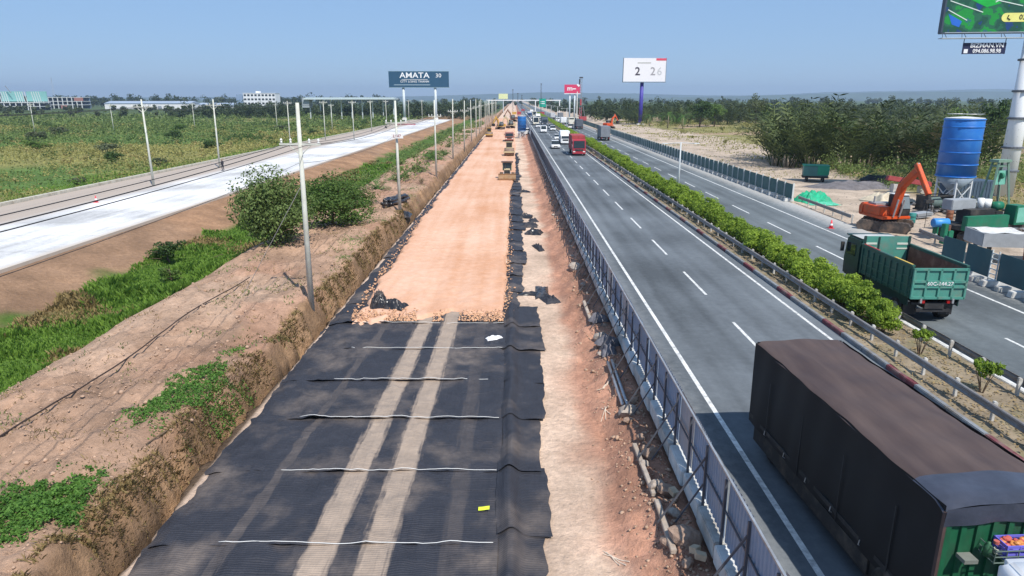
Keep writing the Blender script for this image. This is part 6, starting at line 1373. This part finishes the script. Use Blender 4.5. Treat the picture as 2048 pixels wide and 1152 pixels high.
# near billboard, right edge
bb = thing("billboard", "large colourful land billboard on a thick white monopole at the top right corner", "billboard", (56.2, 78.6, 0), R(-6))
mono, n, l, p = newmat("monopole_stained")
ge = n.new("ShaderNodeNewGeometry"); mp = n.new("ShaderNodeMapping"); mp.inputs["Scale"].default_value = (1.5, 1.5, .9); l.new(ge.outputs["Position"], mp.inputs[0])
nz = n.new("ShaderNodeTexNoise"); nz.inputs["Scale"].default_value = 2.2; nz.inputs["Detail"].default_value = 9; nz.inputs["Roughness"].default_value = .75; l.new(mp.outputs[0], nz.inputs["Vector"])
cr = n.new("ShaderNodeValToRGB"); e_ = cr.color_ramp.elements; e_[0].position = .34; e_[0].color = (.10, .11, .12, 1); e_[1].position = .39; e_[1].color = (.80, .81, .82, 1); l.new(nz.outputs[0], cr.inputs[0]); l.new(cr.outputs[0], p.inputs["Base Color"]); p.inputs["Roughness"].default_value = .6
part("monopole", B().tube([(0, 0, -.5), (0, 0, 17.6)], [.92, .80], 20), mono, bb, True)
for z in (2.6, 5.2, 8.4, 11.3, 14.6): part("flange", B().lathe([(.88, z), (1.06, z + .04), (1.06, z + .22), (.88, z + .26)], n=20), M("flange_dark", (.12, .13, .15), .6, .5, 6), bb)
# printed picture: fields, water and roads of a site plan
prn, n, l, p = newmat("billboard_print")
tc = n.new("ShaderNodeTexCoord"); nz = n.new("ShaderNodeTexNoise"); nz.inputs["Scale"].default_value = .55; nz.inputs["Detail"].default_value = 3; l.new(tc.outputs["Object"], nz.inputs["Vector"])
cr = n.new("ShaderNodeValToRGB"); cr.color_ramp.interpolation = 'CONSTANT'; E4 = cr.color_ramp.elements; E4[0].position = 0; E4[0].color = (.01, .06, .22, 1); E4[1].position = .40; E4[1].color = (.01, .10, .06, 1)
for ps_, c_ in ((.50, (.02, .16, .08, 1)), (.57, (.01, .34, .05, 1)), (.66, (.03, .2, .2, 1))): q = E4.new(ps_); q.color = c_
l.new(nz.outputs[0], cr.inputs[0])
n2_ = n.new("ShaderNodeTexNoise"); n2_.inputs["Scale"].default_value = 7; n2_.inputs["Detail"].default_value = 6; l.new(tc.outputs["Object"], n2_.inputs["Vector"])
mx = n.new("ShaderNodeMix"); mx.data_type = 'RGBA'; mx.blend_type = 'MULTIPLY'; mx.inputs[0].default_value = .55; l.new(cr.outputs[0], mx.inputs[6]); l.new(n2_.outputs["Color"], mx.inputs[7]); l.new(mx.outputs[2], p.inputs["Base Color"]); p.inputs["Roughness"].default_value = .45
bx0 = -9.6
part("board", B().box((bx0 + 8.6, 0, 21.4), (17.2, .5, 7.6)), prn, bb); frm = M("board_frame_dark", (.05, .07, .10), .5, .2)
part("frame", B().box((bx0 - .06, -.05, 21.4), (.18, .7, 7.8)).box((bx0 + 8.6, -.05, 17.52), (17.4, .7, .16)), frm, bb)
part("catwalk", B().box((bx0 + 8.6, -.55, 16.95), (17.6, .9, .08)).tube([(bx0, -1.0, 17.5), (bx0 + 17, -1.0, 17.5)], .025, 5), M("catwalk_pale", (.45, .5, .55), .6, .1), bb)
b = B()
for k in range(9): b.beam((bx0 + .1 + k * 2.0, -.3, 17.5), (bx0 - .15 + k * 2.0, -.95, 16.95), .06); b.beam((bx0 + .3 + k * 2.0, -.3, 17.5), (bx0 + .3 + k * 2.0, -.95, 16.95), .05)
part("bracket", b, frm, bb)
rdm = M("print_road", (.62, .72, .66), .5, .1)
for (x0, z0, x1, z1) in [(.4, 20.8, 3.9, 19.6), (.3, 19.9, 2.4, 18.8), (3.4, 21.2, 7.8, 20.2), (4.2, 22.0, 8.6, 20.9), (5.0, 20.6, 6.6, 21.5), (3.0, 21.4, 5.2, 20.9)]: part("printed_road", B().beam((bx0 + x0, -.27, z0), (bx0 + x1, -.27, z1), .012, .09), rdm, bb)
part("printed_field", B().add([(bx0 + 1.5, -.262, 21.3), (bx0 + 4.2, -.262, 20.1), (bx0 + 5.6, -.262, 20.5), (bx0 + 3.4, -.262, 21.8)], [(0, 1, 2, 3)]), M("print_green", (.01, .38, .05), .5, .15, .8), bb); part("printed_pond", B().add([(bx0 + .4, -.262, 19.5), (bx0 + 1.9, -.262, 18.7), (bx0 + 1.7, -.262, 18.1), (bx0 + .9, -.262, 18.4)], [(0, 1, 2, 3)]), M("print_blue", (.02, .12, .5), .5, .15, .8), bb)
bdg = [(bx0 + 6.3 + .45 * math.cos(a), 19.05 + .45 * math.sin(a)) for a in np.linspace(PI / 2, 3 * PI / 2, 9)] + [(bx0 + 12, 18.6), (bx0 + 12, 19.5)]
part("phone_badge", B().add([(x, -.275, z) for x, z in bdg], [tuple(range(len(bdg)))]), M("badge_yellow", (.75, .72, .22), .5, .08), bb); lettering("03.868", .72, inkm, bb, (bx0 + 8.6, -.29, 19.05), bold=.01); part("phone_icon", B().tube([(bx0 + 6.55, -.29, 19.28), (bx0 + 6.45, -.29, 19.0), (bx0 + 6.75, -.29, 18.8)], .06, 6), inkm, bb)
hs = part("hanging_sign", B().box((bx0 + 4.5, -.5, 15.9), (4.4, .08, 1.15)), M("sign_navy", (.02, .025, .07), .5, .05), bb); part("hanger", B().beam((bx0 + 2.35, -.5, 17.0), (bx0 + 2.35, -.5, 15.3), .06).beam((bx0 + 6.6, -.5, 17.0), (bx0 + 6.6, -.5, 15.3), .06), frm, bb)
lettering("BIZMAN.VN", .62, wt, bb, (bx0 + 4.75, -.56, 16.18), bold=.012, sx=1.05); lettering("094.086.98.98", .58, wt, bb, (bx0 + 4.8, -.56, 15.62), bold=.012, sx=.88); part("sign_icon", B().box((bx0 + 2.65, -.55, 15.62), (.4, .03, .42)), wt, bb)
# pile drivers and masts
red_p = M("rig_red", (.36, .06, .07), .6, .15); lat = M("mast_grey", (.22, .24, .27), .6, .15)
def lattice(b, x, y, z0, z1, w, n):
    for sx in (-1, 1):
        for sy in (-1, 1): b.box((x + sx * w / 2, y + sy * w / 2, (z0 + z1) / 2), (.12, .12, z1 - z0))
    for k in range(n):
        za = z0 + (z1 - z0) * k / n; zb = z0 + (z1 - z0) * (k + 1) / n; s = 1 if k % 2 else -1
        b.beam((x - s * w / 2, y - w / 2, za), (x + s * w / 2, y - w / 2, zb), .08); b.beam((x - s * w / 2, y + w / 2, za), (x + s * w / 2, y + w / 2, zb), .08)
    return b
pd = thing("pile_driver", "tall red and grey pile driver rig standing in front of the red billboard", "pile driver", (31.2, 332, -.1), 0)
part("leader_mast", lattice(B(), 0, 0, 1, 20, .8, 16), lat, pd); part("head", B().box((0, 0, 20.3), (1.6, 1.2, .5)).box((-.7, 0, 18.4), (.5, .5, 2.6)), chas, pd); part("hammer", B().box((0, -.6, 9.2), (.7, .6, 2.8)), red_p, pd, bev=.04)
part("base_machine", B().box((1.2, 0, 1.7), (3.4, 2.6, 2.0)), red_p, pd, bev=.08); part("lower_mast", lattice(B(), 0, -.1, .2, 7, 1.1, 6), red_p, pd); tmx = trackmesh(5, .9, .7).mesh("track", trk_m)
for s in (-1, 1): link("track", tmx, pd, (1.2 + s * 1.3, 0, 0))
part("stay", B().beam((2.2, 0, 2.4), (.3, 0, 12), .18), lat, pd); part("concrete_pile", B().box((-1.6, .4, 7), (.45, .45, 14)), concw, pd)
for i, (x, y, h, lb) in enumerate([(-.9, 500, 17.0, "thin dark drilling mast left of its twin above the far queue"), (2.6, 505, 14.6, "thin dark drilling mast right of its twin above the far queue"), (19.0, 500, 21.0, "thin dark mast beside the green gantry sign"), (7.0, 640, 14.0, "faint distant mast right of the twin masts")]):
    t = thing("drilling_mast", lb, "mast", (x, y, -.4)); part("mast", lattice(B(), 0, 0, 0, h, .6, 14), chas, t); part("base_machine", B().box((1.0, 0, 1.3), (3, 2.4, 1.8)), red_p if i else yel, t, bev=.06); part("mast_head", B().box((0, 0, h + .2), (1.0, .7, .4)), chas, t)
gn = thing("sign_gantry", "white overhead gantry with a green road sign across the far expressway", "gantry", (8, 560, 0)); part("beam", B().box((0, 0, 9.6), (58, .7, .7)), wt, gn)
for x in (-28, 8.9, 28): part("leg", B().box((x, 0, 4.6), (.6, .6, 9.6)), wt, gn)
part("sign_panel", B().box((14.6, -.5, 7.6), (5.2, .15, 6.5)), M("sign_green", (.0, .32, .22), .5, .05), gn); part("sign_line", B().box((14.6, -.6, 8.6), (3.2, .03, .5)).box((14.6, -.6, 7.2), (3.6, .03, .5)), wt, gn)
ysn = thing("billboard", "pale yellow billboard far left of the twin masts", "billboard", (-9.5, 620, 0)); part("board", B().box((0, 0, 12.8), (8, .5, 4.4)), M("board_yellow", (.68, .72, .40), .5, .08), ysn); part("leg", B().tube([(0, .4, -.5), (0, .4, 11)], .4, 10), mast_m, ysn)
# toll roof along the white road
tg = thing("long_canopy", "long pale flat canopy roof standing in the scrub left of the billboard", "canopy", (-92, 400, 0), R(-3)); part("roof_deck", B().box((0, 0, 10.6), (52, 9, .55)).box((0, 0, 11.4), (50, 7, .2)), M("canopy_pale", (.60, .68, .70), .5, .08), tg)
for k in range(9): part("column", B().box((-24 + k * 6, 0, 5), (.5, .5, 10.6)), mast_m, tg)
part("parapet", B().box((0, -4.3, 11.0), (51, .1, .5)), M("canopy_rail", (.36, .46, .52), .5, .1), tg); part("end_block", B().box((-25.5, 0, 8.6), (4, 6, 5.5)), M("block_grey", (.30, .34, .37), .7, .15), tg)
def wblock(label, x, y, w, d, h, floors, bays, m, rz=0, z0=0, name="office_building"):
    t = thing(name, label, "building", (x, y, z0), rz); part("wall", B().box((0, 0, h / 2), (w, d, h)), m, t); part("roof", B().box((0, 0, h + .2), (w + .6, d + .6, .4)), wt, t); part("stair_tower", B().box((-w * .1, 0, h + 1.4), (w * .1, d * .4, 2.2)), m, t); part("left_wing", B().box((-w * .62, 1, h * .46), (w * .26, d * .8, h * .92)), M("wing_blue", (.22, .30, .42), .6, .1), t)
    wm = B().box((0, 0, 0), (w / bays * .62, .2, h / floors * .45)).mesh("window", glass)
    for f_ in range(floors):
        for k in range(bays): link("window", wm, t, (-w / 2 + (k + .5) * w / bays, -d / 2 - .05, (f_ + .55) * h / floors))
wblock("white three storey office block with window rows on the left horizon", -285, 800, 36, 16, 13.2, 3, 9, M("office_white", (.74, .75, .77), .6, .06), 0, 3.4)
def shed(label, x, y, w, d, h, c, rz=0):
    t = thing("warehouse", label, "warehouse", (x, y, 0), rz); part("wall", B().box((0, 0, h / 2), (w, d, h)), M("shed_wall_%d" % int(c * 100), (c, c, c * 1.02), .6, .06, .1), t); part("roof", B().prism([(-d / 2 - .6, h), (d / 2 + .6, h), (0, h + d * .10)], -w / 2 - .5, w / 2 + .5), M("shed_roof", (.30, .36, .45), .6, .1, .1), t)
    dm_ = B().box((0, 0, 0), (4, .2, 3.2)).mesh("shutter", M("shutter_grey", (.25, .28, .32), .6, .1))
    for k in range(int(w // 13)): link("shutter", dm_, t, (-w / 2 + 7 + k * 13, -d / 2 - .08, 1.7))
shed("long white warehouse with blue grey roof on the left horizon", -394, 770, 92, 24, 6.0, .72); shed("white warehouse left of the long one", -330, 790, 40, 20, 4.5, .62); shed("low white shed right of the long warehouse", -285, 700, 34, 12, 3.4, .68)
# buildings under construction at the left edge
fr1 = M("frame_teal", (.20, .42, .40), .6, .1); fr2 = M("frame_pale", (.62, .64, .64), .6, .1); fr3 = M("frame_slab", (.22, .24, .28), .8, .15)
t = thing("building_frame", "teal clad building shell with pale slanting props at the far left", "building", (-482, 690, 0)); part("slab", B().box((0, 0, 7.2), (48, 16, .6)).box((0, 0, 3.6), (48, 16, .5)), fr2, t); part("cladding", B().box((-10, 4, 13), (22, .5, 9.5)).box((14, 4, 13), (20, .5, 9.5)), fr1, t); part("rear_wall", B().box((0, 7.5, 3.2), (48, .6, 6.4)), fr3, t)
for k in range(9): part("column", B().box((-23 + k * 5.75, -7.5, 3.6), (.7, .7, 7.2)), fr2, t)
for k in range(22):
    x = -24 + k * 2.25
    if 7 < k < 11 or 15 < k < 18: continue
    part("prop", B().beam((x + 1.6, -7, 7.5), (x, -7, 17.2), .45), fr2, t)
part("crane_jib", B().beam((-8, 0, 16), (-12.5, 0, 23), .5), lat, t)
t = thing("building_frame", "grey concrete frame building under construction right of the teal shell", "building", (-509, 800, 0)); 
for z in (4.2, 8.0, 12.2): part("slab", B().box((0, 0, z), (50, 16, .55)), fr2, t)
for k in range(10): part("column", B().box((-24 + k * 5.3, -7.6, 6.1), (.7, .7, 12.2)), fr2, t)
part("rear_wall", B().box((0, 7, 6), (50, .5, 12)), M("frame_blue", (.12, .17, .25), .7, .1), t); part("brick_bay", B().box((21, -7.8, 10.2), (10, .4, 3.6)), M("bay_brick", (.34, .16, .14), .8, .15), t); part("brick_bay", B().box((4, -7.8, 2), (8, .4, 3.4)), M("bay_brick", (.34, .16, .14), .8, .15), t)
t = thing("radio_mast", "thin lattice radio mast on the left horizon", "mast", (-780, 1200, 0)); part("lattice", lattice(B(), 0, 0, 0, 40, 2.2, 20), M("radio_grey", (.45, .5, .58), .6, .1), t); part("antenna", B().box((0, 0, 42), (.4, .4, 6)), lat, t)
hut = thing("hut", "open hut with white sloping roof in front of the wood at right", "hut", (143, 216, 0), R(12)); part("roof", B().add([(-5, -3, 4.2), (5.5, -3, 1.9), (5.5, 3, 1.9), (-5, 3, 4.2), (-5, -3, 4.35), (5.5, -3, 2.05), (5.5, 3, 2.05), (-5, 3, 4.35)], [(0, 1, 2, 3), (4, 7, 6, 5), (0, 4, 5, 1), (1, 5, 6, 2), (2, 6, 7, 3), (3, 7, 4, 0)]), wt, hut); part("wall", B().box((-2.5, 0, 1.6), (4, 4.5, 3.0)), M("hut_wall", (.30, .32, .28), .8, .2), hut)
for x, y in ((-4.6, -2.6), (-4.6, 2.6)): part("post", B().box((x, y, 2), (.15, .15, 4.2)), bark, hut)
for x, y in ((5, -2.6), (5, 2.6)): part("post", B().box((x, y, .9), (.15, .15, 2.0)), bark, hut)
# ================================================================== AIR
hz, n, l, p = newmat("haze_air"); n.remove(p)
pv = n.new("ShaderNodeVolumePrincipled"); pv.inputs["Color"].default_value = (.62, .79, 1.0, 1); pv.inputs["Density"].default_value = HAZE; pv.inputs["Anisotropy"].default_value = .2
l.new(pv.outputs[0], n["Material Output"].inputs["Volume"])
h = part("haze", B().box((0, 4400, 72), (18600, 9600, 160)), hz, None); h["kind"] = "stuff"; h["label"] = "pale bluish haze in the air over the whole place"; h["category"] = "haze"
